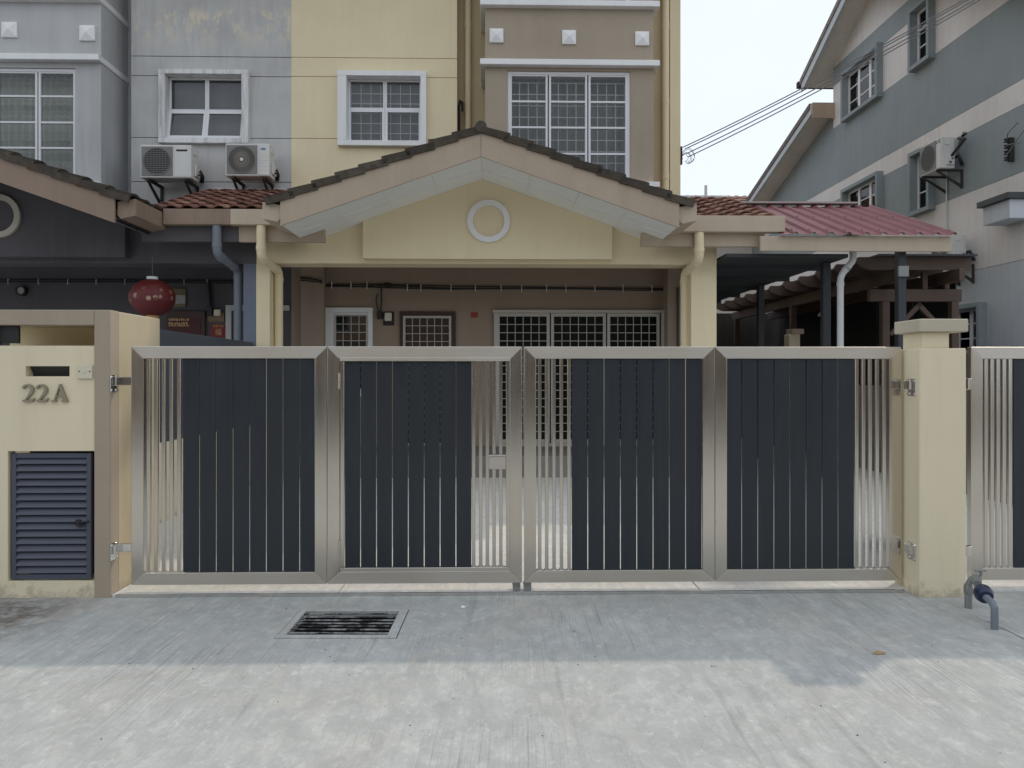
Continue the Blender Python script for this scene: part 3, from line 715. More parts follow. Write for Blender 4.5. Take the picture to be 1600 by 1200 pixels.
def grille(mb, u0, u1, z0, z1, v, nu, nz, r=.006):
    for i in range(nu + 1):
        x = u0 + (u1 - u0) * i / nu; mb.box(x - r, x + r, v, v + r * 2, z0, z1)
    for j in range(nz + 1):
        z = z0 + (z1 - z0) * j / nz; mb.box(u0, u1, v + r * 2.1, v + r * 4.1, z - r, z + r)
    return mb
def sash(parent, u0, u1, z0, z1, v, fw=.045, tilt=0.0, mat='alu_white', d=.05, name='sash'):
    f = MB()
    f.box(u0, u0 + fw, v, v + d, z0, z1, .003); f.box(u1 - fw, u1, v, v + d, z0, z1, .003)
    f.box(u0 + fw, u1 - fw, v + .001, v + d - .001, z0, z0 + fw, .003); f.box(u0 + fw, u1 - fw, v + .001, v + d - .001, z1 - fw, z1, .003)
    p = MB().box(u0 + fw, u1 - fw, v + d * .5 - .003, v + d * .5 + .003, z0 + fw, z1 - fw)
    if tilt:
        fn = lambda x, y, z: (x, y - tilt * (z1 - z), z)
        f.xf(fn); p.xf(fn)
    part(name, f, mat, parent); part('pane', p, 'glass', parent)
def curtain(parent, u0, u1, z0, z1, v, mat, wave=.02, per=.11):
    mb = MB(); n = max(4, int((u1 - u0) / per * 6)); vs = []
    for i in range(n + 1):
        x = u0 + (u1 - u0) * i / n; y = v + wave * math.sin(2 * math.pi * x / per) + wave * .5 * math.sin(9 * x)
        vs += [(x, y, z0), (x, y, z1)]
    mb.add(vs, [(2 * i, 2 * i + 2, 2 * i + 3, 2 * i + 1) for i in range(n)])
    part('curtain', mb, mat, parent, True)
def surround(parent, o, i, v0, v1, mat):
    m = MB()
    m.box(o[0], o[1], v0, v1, i[3], o[3], .004); m.box(o[0], o[1], v0, v1, o[2], i[2], .004)
    m.box(o[0], i[0], v0 + .001, v1, i[2], i[3], .004); m.box(i[1], o[1], v0 + .001, v1, i[2], i[3], .004)
    return part('window', m, mat, parent)
def square_window(t, o_px, i_px, sashes, mat, cmat, tilt=0.0, bars=True):
    o = rect(*o_px, VW - .10); i = rect(*i_px, VW - .10)
    w = surround(t, o, i, VW - .10, VW + .14, mat)
    vv = VW + .08; iu = (i[0] + .002, i[1] - .002); iz = (i[2] + .002, i[3] - .002); cu = (iu[0] + iu[1]) / 2; cz = iz[0] + (iz[1] - iz[0]) * sashes
    for a, b in ((iu[0], cu - .001), (cu + .001, iu[1])):
        sash(w, a, b, cz + .001, iz[1], vv, .032); sash(w, a, b, iz[0] + (.01 if tilt else 0), cz - .001, vv - .012, .045, tilt)
    if bars: part('grille', grille(MB(), iu[0] + .03, iu[1] - .03, iz[0] + .03, iz[1] - .03, vv + .09, 7, 6, .006), 'alu_white', w)
    part('blind', MB().box(i[0] - .05, i[1] + .05, VW + .26, VW + .27, i[2] - .05, i[3] + .05), cmat, w)
    return (i[0], i[1], i[2], i[3])
def bay(t, u0, u1, wallmat, win, transoms, sashx, spand, ledges, squares, cmat, lend, bars=True):
    """bay front at VB: win (u0,u1,z0,z1) opening, ledges list of (z0,z1)"""
    m = holes_wall(MB(), u0, u1, 3.5, TOP - .3, VB, VB + .16, [win])
    m.box(u0, u0 + .12, VB + .161, VR - .001, 3.5, TOP - .3); m.box(u1 - .12, u1, VB + .161, VR - .001, 3.5, TOP - .3)
    bw = part('bay_wall', m, wallmat, t)
    for z0, z1 in ledges:
        part('ledge', MB().box(u0 - lend, u1 + lend, VB - .12, VR - .003, z0, z1, .006), 'white', t)
    q = (squares[0][1] - squares[0][0]) / 2
    sq = MB().add([(-q, 0, -q), (q, 0, -q), (q, 0, q), (-q, 0, q), (-q, -.03, -q), (q, -.03, -q), (q, -.03, q), (-q, -.03, q), (0, -.075, 0)],
                  [(0, 1, 5, 4), (1, 2, 6, 5), (2, 3, 7, 6), (3, 0, 4, 7), (4, 5, 8), (5, 6, 8), (6, 7, 8), (7, 4, 8), (0, 3, 2, 1)]).mesh('pyramid_block', 'white')
    for a, b, z in squares: piece('pyramid_block', sq, t, ((a + b) / 2, VB - .001, z))
    wf = MB(); fv = VB + .03; fw = .05
    wf.box(win[0] + .001, win[0] + fw, fv, fv + .07, win[2] + .001, win[3] - .001, .003); wf.box(win[1] - fw, win[1] - .001, fv, fv + .07, win[2] + .001, win[3] - .001, .003)
    wf.box(win[0] + fw, win[1] - fw, fv + .001, fv + .069, win[3] - fw, win[3] - .001, .003); wf.box(win[0] + fw, win[1] - fw, fv + .001, fv + .069, win[2] + .001, win[2] + fw, .003)
    w = part('bay_window', wf, 'alu_white', t)
    for k in range(len(sashx)):
        x0, x1 = sashx[k]
        zs = [win[2] + fw] + transoms + [win[3] - fw]
        f = MB(); s_ = .034
        f.box(x0, x0 + s_, fv + .005, fv + .055, zs[0], zs[-1], .003); f.box(x1 - s_, x1, fv + .005, fv + .055, zs[0], zs[-1], .003)
        for z in transoms: f.box(x0 + s_, x1 - s_, fv + .01, fv + .05, z - .016, z + .016, .003)
        f.box(x0 + s_, x1 - s_, fv + .01, fv + .05, zs[-1] - s_ * .7, zs[-1], .003)
        part('sash', f, 'alu_white', w)
        for a, b in zip(zs[:-1], zs[1:]): part('pane', MB().box(x0 + s_, x1 - s_, fv + .028, fv + .034, a + .016, b - .016), 'glass', w)
    if bars:
        gr = MB()
        for x0, x1 in sashx: grille(gr, x0 + .02, x1 - .02, win[2] + .05, win[3] - .12, fv + .16, 4, 9, .007)
        part('grille', gr, 'alu_white', w)
    curtain(w, win[0], win[1], win[2], win[3], VB + .42, cmat, .015 if bars else .03)
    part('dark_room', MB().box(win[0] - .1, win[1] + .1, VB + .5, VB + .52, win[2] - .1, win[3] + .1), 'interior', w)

# ---------------- main house
H = thing('terrace_house', 'cream yellow terrace house with taupe bay window behind the gate', 'house', 0, 14.0)
part('body_wall', MB().box(UB + .001, UR, VR, 21.0, -.2, TOP), 'tan', H)
part('corner_wall', MB().box(U(1046, VR), UR + .002, VR - .05, VR - .001, 3.3, TOP), 'yellow', H)
part('porch_wall', MB().box(UB + .001, UR - .002, VW, VR - .002, -.2, 3.75), 'porch', H)
gz = [Z(217, VW, 585), Z(120.5, VW, 585), Z(90.5, VW, 585)]
yw = (UB + .001, U(714, VW))
wh = square_window(H, (527, 110, 666, 227), (541, 118, 657, 219), .53, 'white', 'curtain_grey')
wh = (wh[0] - .03, wh[1] + .03, wh[2] - .03, wh[3] + .03)
zs = [3.752] + gz + [TOP]
up = part('upper_wall', MB().box(yw[0], yw[1], VR - .02, VR - .002, 3.8, gz[0] - .5), 'yellow', H)
for i in range(4):
    wall_parts('wall_panel', 'yellow', up, yw[0], yw[1], zs[i] + (.006 if i else 0), zs[i + 1] - .006, VW, VR - .021, [wh])
part('groove_backing', holes_wall(MB(), yw[0] + .01, yw[1] - .01, 4.0, TOP - .1, VW + .016, VW + .03, [wh]), 'tan', up)
bu = (U(758, VB), U(1021, VB)); cz_ = lambda y: Z(y, VB, 890)
bay(H, bu[0], bu[1], 'brown', (U(793, VB), U(985, VB), cz_(290), cz_(111)), [cz_(239), cz_(198), cz_(157.5)],
    [(U(796.5, VB), U(856, VB)), (U(858, VB), U(918, VB)), (U(920, VB), U(981, VB))], None, [(cz_(294), cz_(286)), (cz_(106), cz_(97)), (cz_(14), cz_(5))],
    [(U(765, VB), U(786.5, VB), Z(56.5, VB, 775)), (U(878, VB), U(900, VB), Z(59, VB, 890)), (U(992, VB), U(1014, VB), Z(61, VB, 1003))], paint('grey green blind', (.27, .285, .275), .8, .12), .08)
# top floor window frame starting on the upper ledge
tw = MB()
for x0, x1 in ((793, 797), (853, 860), (915, 922), (977, 983)): tw.box(U(x0, VB), U(x1, VB), VB - .02, VB + .0, cz_(4.5), cz_(-190), .003)
part('upper_window', tw, 'alu_white', H)
part('pane', MB().box(U(793, VB), U(983, VB), VB - .012, VB - .006, cz_(4.5), cz_(-190)), plain('dull dark glass', (.10, .12, .12), .15), H)
part('upper_roof', MB().prism([(VB - .7, TOP - .35), (16.8, TOP + 1.4), (21.6, TOP - .35), (21.6, TOP - .45), (16.8, TOP + 1.25), (VB - .7, TOP - .5)], UB, UR + .5, 'u'), 'tile_red', H)
for x, r in ((731, .052), (1040, .058)):
    uu = U(x, VR - .09)
    pp = part('downpipe', MB().tube([(uu, VR - .09, 3.9), (uu, VR - .09, TOP - .2)], r, 14), 'yellow', H, True)
    for zc in (4.9, 6.2, 7.5, 8.8): part('pipe_socket', MB().tube([(uu, VR - .09, zc), (uu, VR - .09, zc + .10)], r + .006, 14), 'yellow', pp, True)
uu = U(719, VR - .2)
part('vent_pipe', MB().tube([(uu - .02, VR - .2, 4.4), (uu - .02, VR - .2, Z(172, VR, 719)), (uu, VR - .2, Z(163, VR, 719)), (uu + .035, VR - .2, Z(166, VR, 719)), (uu + .04, VR - .2, Z(180, VR, 719))], .022, 8), 'black', H, True)
# porch: columns, beam, ceiling
cb = (Z(411.5, VC, 500), Z(376, VC, 500) + .35)
part('beam', MB().box(UB - .01 + .018, U(1120, VC), VC, VC + .40, cb[0], cb[1] - .01, .004), 'yellow', H)
part('column', MB().box(U(400, VC), U(421.5, VC), VC + .004, VC + .31, -.1, cb[0] - .001, .004), 'yellow', H)
part('column', MB().box(U(1080, VC), U(1120, VC) - .002, VC + .004, VC + .31, -.1, cb[0] - .001, .004), 'yellow', H)
part('ceiling', MB().box(UB + .02, UR - .01, VC + .401, VW - .001, 3.40, 3.46), 'porch', H)
part('pilaster', MB().box(U(470, VW - .18), U(506, VW - .18), VW - .18, VW - .001, 0, 3.399, .004), 'porch', H)
part('pilaster', MB().box(U(1043, VW - .35), U(1064, VW - .35), VW - .35, VW - .001, 0, 3.399, .004), 'porch', H)
PF = .33
part('platform', MB().box(UB + .05, U(1066, 11.25), 11.25, VW - .001, -.1, PF, .012), 'platform', H)
ua = U(751.5, VG); zap = Z(244.5, VG, 751)
pd = (U(567, VP), U(956.5, VP), Z(404.5, VP, 760))
gable(H, ua, zap, U(1061.5, VG) - ua, 'fascia', 'soffit', 'yellow', pd, (U(763.5, VP), Z(346, VP, 764)))
gl = ua - (U(1061.5, VG) - ua); gr_ = U(1061.5, VG)
# front gutters and under boards
gzt, gzb = Z(330, VS, 400), Z(354, VS, 400)
part('front_gutter', MB().box(U(365, VS), gl - .0, VS - .14, VS - .001, gzb, gzt, .005), 'fascia_tan', H)
part('front_gutter', MB().box(gr_ + .02, U(1227, VS - .14), VS - .14, VS - .001, Z(365, VS, 1150), Z(340, VS, 1150), .005), 'fascia_tan', H)
part('eave_board', MB().box(U(373, VS), gl + .34, VS + .0, VS + .08, Z(378, VS, 420), gzb - .001, .004), 'fascia', H)
part('eave_board', MB().box(gr_ - .30, U(1195, VS), VS + .0, VS + .08, Z(385, VS, 1100), Z(365, VS, 1150) - .001, .004), 'fascia_tan', H)
side_roof(H, UB + .004, gl - .03); side_roof(H, gr_ + .03, U(1215, VS), 340, 309)
def pipe(t, pts, r, mat, name='downpipe'):
    P = [Vector(p) for p in pts]; out = [P[0]]
    for i in range(1, len(P) - 1):
        a = (P[i - 1] - P[i]).normalized(); b = (P[i + 1] - P[i]).normalized(); k = min(.09, (P[i - 1] - P[i]).length * .4, (P[i + 1] - P[i]).length * .4)
        for s in range(5):
            f = s / 4; out.append((P[i] + a * k) * (1 - f) ** 2 + P[i] * 2 * f * (1 - f) + (P[i] + b * k) * f ** 2)
    out.append(P[-1]); o = part(name, MB().tube(out, r, 14), mat, t, True)
    for i in range(1, len(P) - 1):
        for q in (P[i - 1], P[i + 1]):
            d = (q - P[i]).normalized(); part('pipe_socket', MB().tube([P[i] + d * .09, P[i] + d * .15], r + .006, 14), mat, o, True)
    return o
v1 = VC + .22
pipe(H, [(U(408, VS - .07), VS - .07, gzb - .002), (U(408, VS - .07), VS - .07, Z(402, VS, 408)), (U(435.5, v1), v1, Z(424, v1, 435)), (U(435.5, v1), v1, .02)], .062, 'yellow')
pipe(H, [(U(1092.5, VS - .07), VS - .07, Z(365, VS, 1150) - .002), (U(1092.5, VS - .07), VS - .07, Z(405, VS, 1092)), (U(1070, v1), v1, Z(428, v1, 1070)), (U(1070, v1), v1, .02)], .065, 'yellow')
# openings on the porch wall
q = VW - .002
o_ = rect(508, 481, 583, 620, VW); i_ = rect(522, 489, 576, 610, VW)
w = surround(H, o_, i_, VW - .06, VW - .001, 'white')
sash(w, i_[0] + .002, i_[1] - .002, i_[2], i_[3] - .002, VW - .035, .035, 0, 'alu_white', .025)
part('grille', grille(MB(), i_[0] + .03, i_[1] - .02, i_[2], i_[3] - .05, VW - .055, 4, 9, .006), 'grille_cream', w)
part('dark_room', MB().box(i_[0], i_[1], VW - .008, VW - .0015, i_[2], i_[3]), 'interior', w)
o_ = rect(625, 487, 712, 697, VW); i_ = rect(630, 494, 706, 697, VW)
dm = MB().box(o_[0], i_[0], VW - .05, q, PF, o_[3], .003).box(i_[1], o_[1], VW - .05, q, PF, o_[3], .003).box(i_[0], i_[1], VW - .05, q, i_[3], o_[3], .003)
dr_ = part('front_door', dm, 'darkwood', H)
part('door_leaf', MB().box(i_[0], i_[1], VW - .02, VW - .003, PF, i_[3]), 'darkwood', dr_)
gm = MB().box(i_[0] + .005, i_[0] + .04, VW - .08, VW - .052, PF + .01, i_[3], .003).box(i_[1] - .04, i_[1] - .005, VW - .08, VW - .052, PF + .01, i_[3], .003).box(i_[0] + .04, i_[1] - .04, VW - .08, VW - .052, i_[3] - .035, i_[3], .003).box(i_[0] + .04, i_[1] - .04, VW - .08, VW - .052, PF + .01, PF + .05, .003)
grille(gm, i_[0] + .04, i_[1] - .04, PF + .05, i_[3] - .035, VW - .075, 6, 16, .006)
part('security_grille', gm, 'grille_cream', dr_)
o_ = rect(770, 485, 1037, 697, VW); zt_ = o_[3]
dm = MB().box(o_[0], o_[1] + .0, VW - .10, q, zt_ - .05, zt_, .003).box(o_[0] + .02, o_[0] + .07, VW - .095, q, PF, zt_ - .051, .003).box(o_[1] - .06, o_[1], VW - .095, q, PF, zt_ - .051, .003).box(o_[0] + .07, o_[1] - .06, VW - .095, q, PF, PF + .05, .003)
sdr = part('sliding_door', dm, 'grille_cream', H)
part('glass_panel', MB().box(o_[0] + .07, o_[1] - .06, VW - .03, VW - .02, PF + .05, zt_ - .05), plain('dark door glass', (.012, .016, .015), .12, 0, .12), sdr)
for a, b in ((776, 859), (861, 947), (949, 1031)):
    x0, x1 = U(a, VW - .1), U(b, VW - .1)
    gm = MB().box(x0, x0 + .045, VW - .09, VW - .055, PF + .055, zt_ - .055, .003).box(x1 - .045, x1, VW - .09, VW - .055, PF + .055, zt_ - .055, .003).box(x0 + .045, x1 - .045, VW - .089, VW - .056, zt_ - .105, zt_ - .055, .003).box(x0 + .045, x1 - .045, VW - .089, VW - .056, PF + .055, PF + .11, .003)
    grille(gm, x0 + .045, x1 - .045, PF + .11, zt_ - .105, VW - .085, 6, 15, .0055)
    part('security_grille', gm, 'grille_cream', sdr)
# electrics on the porch wall
mbx = rect(602, 489, 613, 502, VW)
mt = thing('electric_meter', 'small ivory electric meter on a dark board under the porch cable', 'meter', (mbx[0] + mbx[1]) / 2, VW - .03, mbx[2])
part('board', MB().box(mbx[0] - .03, mbx[1] + .03, VW - .03, q, mbx[2] - .07, mbx[3] + .02, .003), 'rust', mt)
part('casing', MB().box(mbx[0], mbx[1], VW - .10, VW - .031, mbx[2], mbx[3], .012), 'ivory', mt)
part('fuse_box', MB().box(U(590, VW), U(598, VW), VW - .08, q, Z(498, VW, 594), Z(487, VW, 594), .006), 'black', mt)
cab = MB(); cpts = [(470, 438), (490, 440), (502, 442), (508, 446), (560, 447), (600, 447), (700, 450), (800, 450.5), (900, 451), (1000, 452), (1050, 453)]
for k in range(3):
    cab.tube([(U(x, VW - .19 if x < 505 else VW - .03), VW - .19 - .02 if x < 507 else VW - .03, Z(y, VW, x) + (k - 1) * .018 + (.012 * math.sin(x * .05 + k * 2))) for x, y in cpts], .010, 6)
cab.tube([(U(1059, VW - .38), VW - .38, Z(453, VW, 1059)), (U(1059, VW - .38), VW - .38, .5)], .016, 6)
cab.tube([(U(596, VW), VW - .03, Z(448, VW)), (U(597, VW), VW - .03, Z(470, VW)), (U(595, VW), VW - .03, Z(488, VW))], .012, 6)
cab.tube([(U(590, VW), VW - .03, Z(460, VW)), (U(588, VW), VW - .03, Z(472, VW)), (U(592, VW), VW - .03, Z(488, VW))], .010, 6)
cab.box(U(601, VW), U(611, VW), VW - .06, q, Z(451, VW), Z(443, VW), .01)
bc = solo('cable_bundle', cab, 'black', 'black cable bundle clipped along the brown porch wall', 'cable', smooth=True)
for x in (519, 549, 574, 637, 658, 705, 743, 783, 815, 854, 884, 929, 973, 1018): part('cable_clip', MB().box(U(x, VW) - .006, U(x, VW) + .006, VW - .046, VW - .002, Z(456 if x > 600 else 452, VW), Z(445 if x > 600 else 441, VW)), 'alu_white', bc)
rp = rect(736, 488, 746.5, 496, VW)
solo('door_plaque', MB().box(rp[0], rp[1], VW - .02, q, rp[2], rp[3], .002), plain('faded red plaque', (.30, .05, .03), .6), 'small square red plaque on the wall between the front door and sliding door', 'plaque')

# ---------------- left house
G = thing('terrace_house', 'grey terrace house with dark porch on the left side', 'house', -6, 14.0)
LE = -9.6
part('body_wall', MB().box(LE, UB - .001, VR, 21.0, -.2, TOP), 'grey_bay', G)
part('porch_wall', MB().box(LE, UB - .002, VW, VR - .002, -.2, 3.75), 'dark', G)
gw = (U(205, VW), UB - .001)
wl = square_window(G, (247, 108, 388, 223), (257, 115, 377, 215), .47, 'white_old', 'curtain_grey', .22, False)
wl = (wl[0] - .03, wl[1] + .03, wl[2] - .03, wl[3] + .03)
zs = [3.752, Z(284, VW, 300), Z(215.5, VW, 330), Z(119, VW, 330), Z(88.5, VW, 330), TOP]
up = part('upper_wall', MB().box(gw[0], gw[1], VR - .02, VR - .002, 3.8, zs[2] - .5), 'grey', G)
stain_m = paint('peeling grey wall paint', (0.40, 0.40, 0.405), 0.8, 0.09, 0.35, (0.27, 0.27, 0.275))
def peel():
    m = M['grey'].copy(); m.name = 'peeling grey paint'; n = m.node_tree; b = n.nodes['Principled BSDF']; p = pos(n)
    old = b.inputs['Base Color'].links[0].from_socket
    sx = N(n, 'ShaderNodeSeparateXYZ'); n.links.new(p, sx.inputs[0])
    zc = Z(28, VW, 300)
    band = N(n, 'ShaderNodeMapRange'); n.links.new(sx.outputs[2], band.inputs[0])
    band.inputs[1].default_value = zc - .55; band.inputs[2].default_value = zc; band.inputs[3].default_value = .0; band.inputs[4].default_value = 1
    f = ramp(n, noise(n, mapv(n, p, (2.6, 2.6, 1.5)), 1.7, 10, .68, .2), [(0.50, g(0)), (0.58, g(1))])
    band2 = N(n, 'ShaderNodeMapRange'); n.links.new(sx.outputs[2], band2.inputs[0])
    band2.inputs[1].default_value = zc + .05; band2.inputs[2].default_value = zc + .22; band2.inputs[3].default_value = 1.0; band2.inputs[4].default_value = 0
    mu = N(n, 'ShaderNodeMath', operation='MULTIPLY'); n.links.new(f, mu.inputs[0]); n.links.new(band.outputs[0], mu.inputs[1])
    mu2 = N(n, 'ShaderNodeMath', operation='MULTIPLY'); n.links.new(mu.outputs[0], mu2.inputs[0]); n.links.new(band2.outputs[0], mu2.inputs[1])
    mu3 = N(n, 'ShaderNodeMath', operation='MULTIPLY'); n.links.new(mu2.outputs[0], mu3.inputs[0]); mu3.inputs[1].default_value = .95
    n.links.new(mix(n, old, (0.70, 0.63, 0.50), mu3.outputs[0]), b.inputs['Base Color']); return m
peelm = peel()
for i in range(5):
    wall_parts('wall_panel', 'grey' if i < 4 else peelm, up, gw[0], gw[1], zs[i] + (.006 if i else 0), zs[i + 1] - .006, VW, VR - .021, [wl])
part('groove_backing', holes_wall(MB(), gw[0] + .01, gw[1] - .01, 4.0, TOP - .1, VW + .016, VW + .03, [wl]), 'darkmetal', up)
lu1 = U(158, VB); lu0 = lu1 - 2.73; lz = lambda y: Z(y, VB, 80)
bay(G, lu0, lu1, 'grey_bay', (lu0 + .42, U(117.5, VB), lz(285), lz(106)), [lz(230), lz(190), lz(149)],
    [(lu0 + .45, lu0 + 1.06), (U(0, VB) - .08, U(56, VB)), (U(58, VB), U(116, VB))], None, [(lz(296), lz(286)), (lz(97.5), lz(88)), (lz(4), lz(-6))],
    [(U(4, VB), U(28, VB), lz(48)), (U(125, VB), U(150, VB), lz(52)), (lu0 + .1, lu0 + .35, lz(45))], 'curtain', .02, False)
part('upper_roof', MB().prism([(VB - .7, TOP - .35), (16.8, TOP + 1.4), (21.6, TOP - .35), (21.6, TOP - .45), (16.8, TOP + 1.25), (VB - .7, TOP - .5)], LE, UB - .002, 'u'), 'tile_red', G)
part('beam', MB().box(LE, UB - .01 + .016, VC, VC + .40, Z(411.5, VC, 200), cb[1] - .01, .004), 'dark', G)
part('column', MB().box(U(380, VC), U(400, VC) - .001, VC + .004, VC + .31, -.1, cb[0] - .001, .004), 'blue', G)
part('ceiling', MB().box(LE, UB + .018, VC + .401, VW - .001, 3.40, 3.46), 'dark', G)
LG = U(1061.5, VG) - ua; ual = U(179, VG) - LG; zal = zap + (Z(348, VG, 178) - (zap - math.tan(TH) * LG))
gable(G, ual, zal, LG, 'fascia_red', 'dark', 'dark', (ual - 1.8, U(195, VP), Z(401, VP, 100)), (U(0, VP), Z(338, VP, 0)))
gle = ual + LG
part('front_gutter', MB().box(gle + .25, U(365, VS) - .002, VS - .14, VS - .001, gzb, gzt, .005), 'fascia_red', G)
part('eave_board', MB().box(gle - .1, U(373, VS) - .002, VS + .0, VS + .08, Z(378, VS, 420), gzb - .001, .004), 'dark', G)
side_roof(G, gle + .03, UB - .002)
v2 = VC + .15
pipe(G, [(U(339, VS - .07), VS - .07, gzb - .002), (U(339, VS - .07), VS - .07, Z(398, VS, 339)), (U(372, v2), v2, Z(421, v2, 372)), (U(372, v2), v2, .02)], .060, 'bluepipe')
part('lintel_pipe', MB().tube([(LE + .2, VC + .42, Z(412, VC + .42, 100)), (UB - .3, VC + .42, Z(413, VC + .42, 100))], .012, 6), 'bluepipe', G)
# things in the dark porch
ly = Z(465, VC - .2, 238); lu = U(238, VC - .2); vL = VC - .2
t = thing('lantern', 'round red paper lantern with gold blossoms hanging in the dark porch', 'lantern', lu, vL, ly, local=True)
R0 = .30; prof = [(.06, .255)] + [(R0 * math.sin(a) * (1 + .012 * math.cos(14 * a)), .26 * math.cos(a)) for a in [math.pi * (.10 + .8 * i / 22) for i in range(23)]] + [(.06, -.255)]
part('shade', MB().lathe(prof, 0, 0, 32), 'lantern', t, True)
part('collar', MB().lathe([(.07, .25), (.075, .25), (.075, .29), (.07, .29)], 0, 0, 20), 'alu_white', t, True)
part('collar', MB().lathe([(.09, -.285), (.095, -.285), (.08, -.25), (.07, -.25)], 0, 0, 20), 'gold', t, True)
part('tassel', MB().lathe([(.085, -.29), (.10, -.42), (.11, -.62), (.02, -.62)], 0, 0, 20), 'redpaper', t, True)
part('hanging_cord', MB().tube([(0, 0, .29), (0, 0, Z(400, vL, 238) - ly)], .004, 5), 'wire', t)
pr = rect(271, 451, 291, 480, VW)
t = thing('picture_board', 'small framed picture with white paper behind the lantern', 'picture', (pr[0] + pr[1]) / 2, q, pr[2])
part('frame', MB().box(pr[0], pr[1], VW - .03, q, pr[2], pr[3], .004), paint('old ochre board', (.20, .155, .10), .7, .1), t)
part('paper', MB().prism([(pr[0] + .01, pr[2] + .05), (pr[1] - .002, pr[2] + .06), (pr[1] - .002, pr[3] - .11), (pr[0] + .06, pr[3] - .11)], VW - .034, VW - .0305), 'plate', t)
ar = rect(262, 486, 322, 540, VW)
t = thing('altar_board', 'dark red board with lines of gold writing near the lantern', 'sign', (ar[0] + ar[1]) / 2, q, ar[2])
part('frame', MB().box(ar[0], ar[1], VW - .05, q, ar[2], ar[3], .006), 'darkwood', t)
part('panel', MB().box(ar[0] + .04, ar[1] - .07, VW - .056, VW - .0505, ar[2] + .04, ar[3] - .12), plain('dark red panel', (.07, .012, .010), .6), t)
tx = MB(); random.seed(3)
for r_, y in enumerate((499.5, 505.5, 509)):
    x = 266
    while x < 297:
        w_ = random.uniform(1.2, 3.2); hh = .022 if r_ < 2 else .012
        tx.box(U(x, VW), U(x + w_, VW), VW - .0605, VW - .0565, Z(y, VW, 280) - hh, Z(y, VW, 280) + hh * random.uniform(.2, 1)); x += w_ + random.uniform(.6, 2)
part('writing', tx, 'gold', t)
rs = rect(330, 507, 353, 527, VW)
t = thing('red_sign', 'red paper sign with a gold lucky character beside the blue pipe', 'sign', (rs[0] + rs[1]) / 2, q, rs[2])
part('paper', MB().box(rs[0], rs[1], VW - .012, q, rs[2], rs[3]), 'redpaper', t)
def text_part(name, s, size, u, v, z, mat, parent, rot=None, ext=.002):
    cu = bpy.data.curves.new(name, 'FONT'); cu.body = s; cu.size = size; cu.extrude = ext; cu.align_x = 'CENTER'; cu.align_y = 'CENTER'; cu.resolution_u = 2
    tmp = bpy.data.objects.new(name + '_tmp', cu); COL.objects.link(tmp)
    me = bpy.data.meshes.new_from_object(tmp.evaluated_get(bpy.context.evaluated_depsgraph_get())); bpy.data.objects.remove(tmp)
    me.materials.clear(); me.materials.append(M[mat]); me.name = name
    o = piece(name, me, parent, (u, v, z), rot or (rad(90), 0, 0)); return o
text_part('character', '福', .12, (rs[0] + rs[1]) / 2, VW - .016, rs[2] + .08, 'gold', t)
text_part('writing', '四季平安', .045, (rs[0] + rs[1]) / 2, VW - .016, rs[3] - .03, 'gold', t)
mr = rect(337, 484, 347, 494, VW)
t = thing('electric_meter', 'small pale electric meter on an ochre board beside the blue pipe', 'meter', (mr[0] + mr[1]) / 2, q, mr[2])
part('board', MB().box(U(325, VW), U(351, VW), VW - .03, q, Z(503, VW, 338), Z(489, VW, 338), .003), paint('ochre board', (.23, .16, .10), .7, .1), t)
part('casing', MB().box(mr[0], mr[1], VW - .10, VW - .031, mr[2], mr[3], .012), 'ivory', t)
part('fuse_box', MB().box(U(326, VW), U(334, VW), VW - .09, VW - .0305, Z(494, VW, 330), Z(480, VW, 330), .006), 'black', t)
jm = rect(354, 477, 366, 697, VW)
t = thing('door_frame', 'grey door frame beside the blue downpipe in the dark porch', 'door frame', jm[0], q, PF)
part('jamb', MB().box(jm[0], jm[0] + .09, VW - .05, q, 0, jm[3], .004), 'grey', t)
part('head', MB().box(jm[0] + .0901, UB - .02, VW - .05, q, jm[3] - .09, jm[3], .004), 'grey', t)
cb2 = MB(); zc = Z(442, VW, 150)
for k in range(2): cb2.tube([(LE + .2, VW - .03, zc + k * .03), (U(180, VW), VW - .03, zc + k * .03 + .01), (U(380, VW), VW - .03, zc + k * .03)], .011, 6)
cb2.tube([(U(327, VW), VW - .04, zc), (U(329, VW), VW - .04, zc - .25), (U(330, VW), VW - .05, Z(482, VW, 330))], .03, 6)
bc = solo('cable_bundle', cb2, 'black', 'black cable run across the dark porch wall behind the lantern', 'cable', smooth=True)
for x in (15, 62, 108, 152, 197, 289, 325): part('cable_clip', MB().box(U(x, VW) - .005, U(x, VW) + .005, VW - .046, VW - .002, zc - .03, zc + .06), 'grey', bc)
t = thing('wall_lamp', 'round dark lamp on the dark porch wall at the far left', 'lamp', U(36, VW), VW - .05, Z(455, VW, 36), local=True)
part('rim', MB().ring(0, 0, .06, .085, -.03, .05, 24), 'black', t, True); part('lens', MB().disc(0, 0, .06, -.015, .05, 20), 'plate', t)

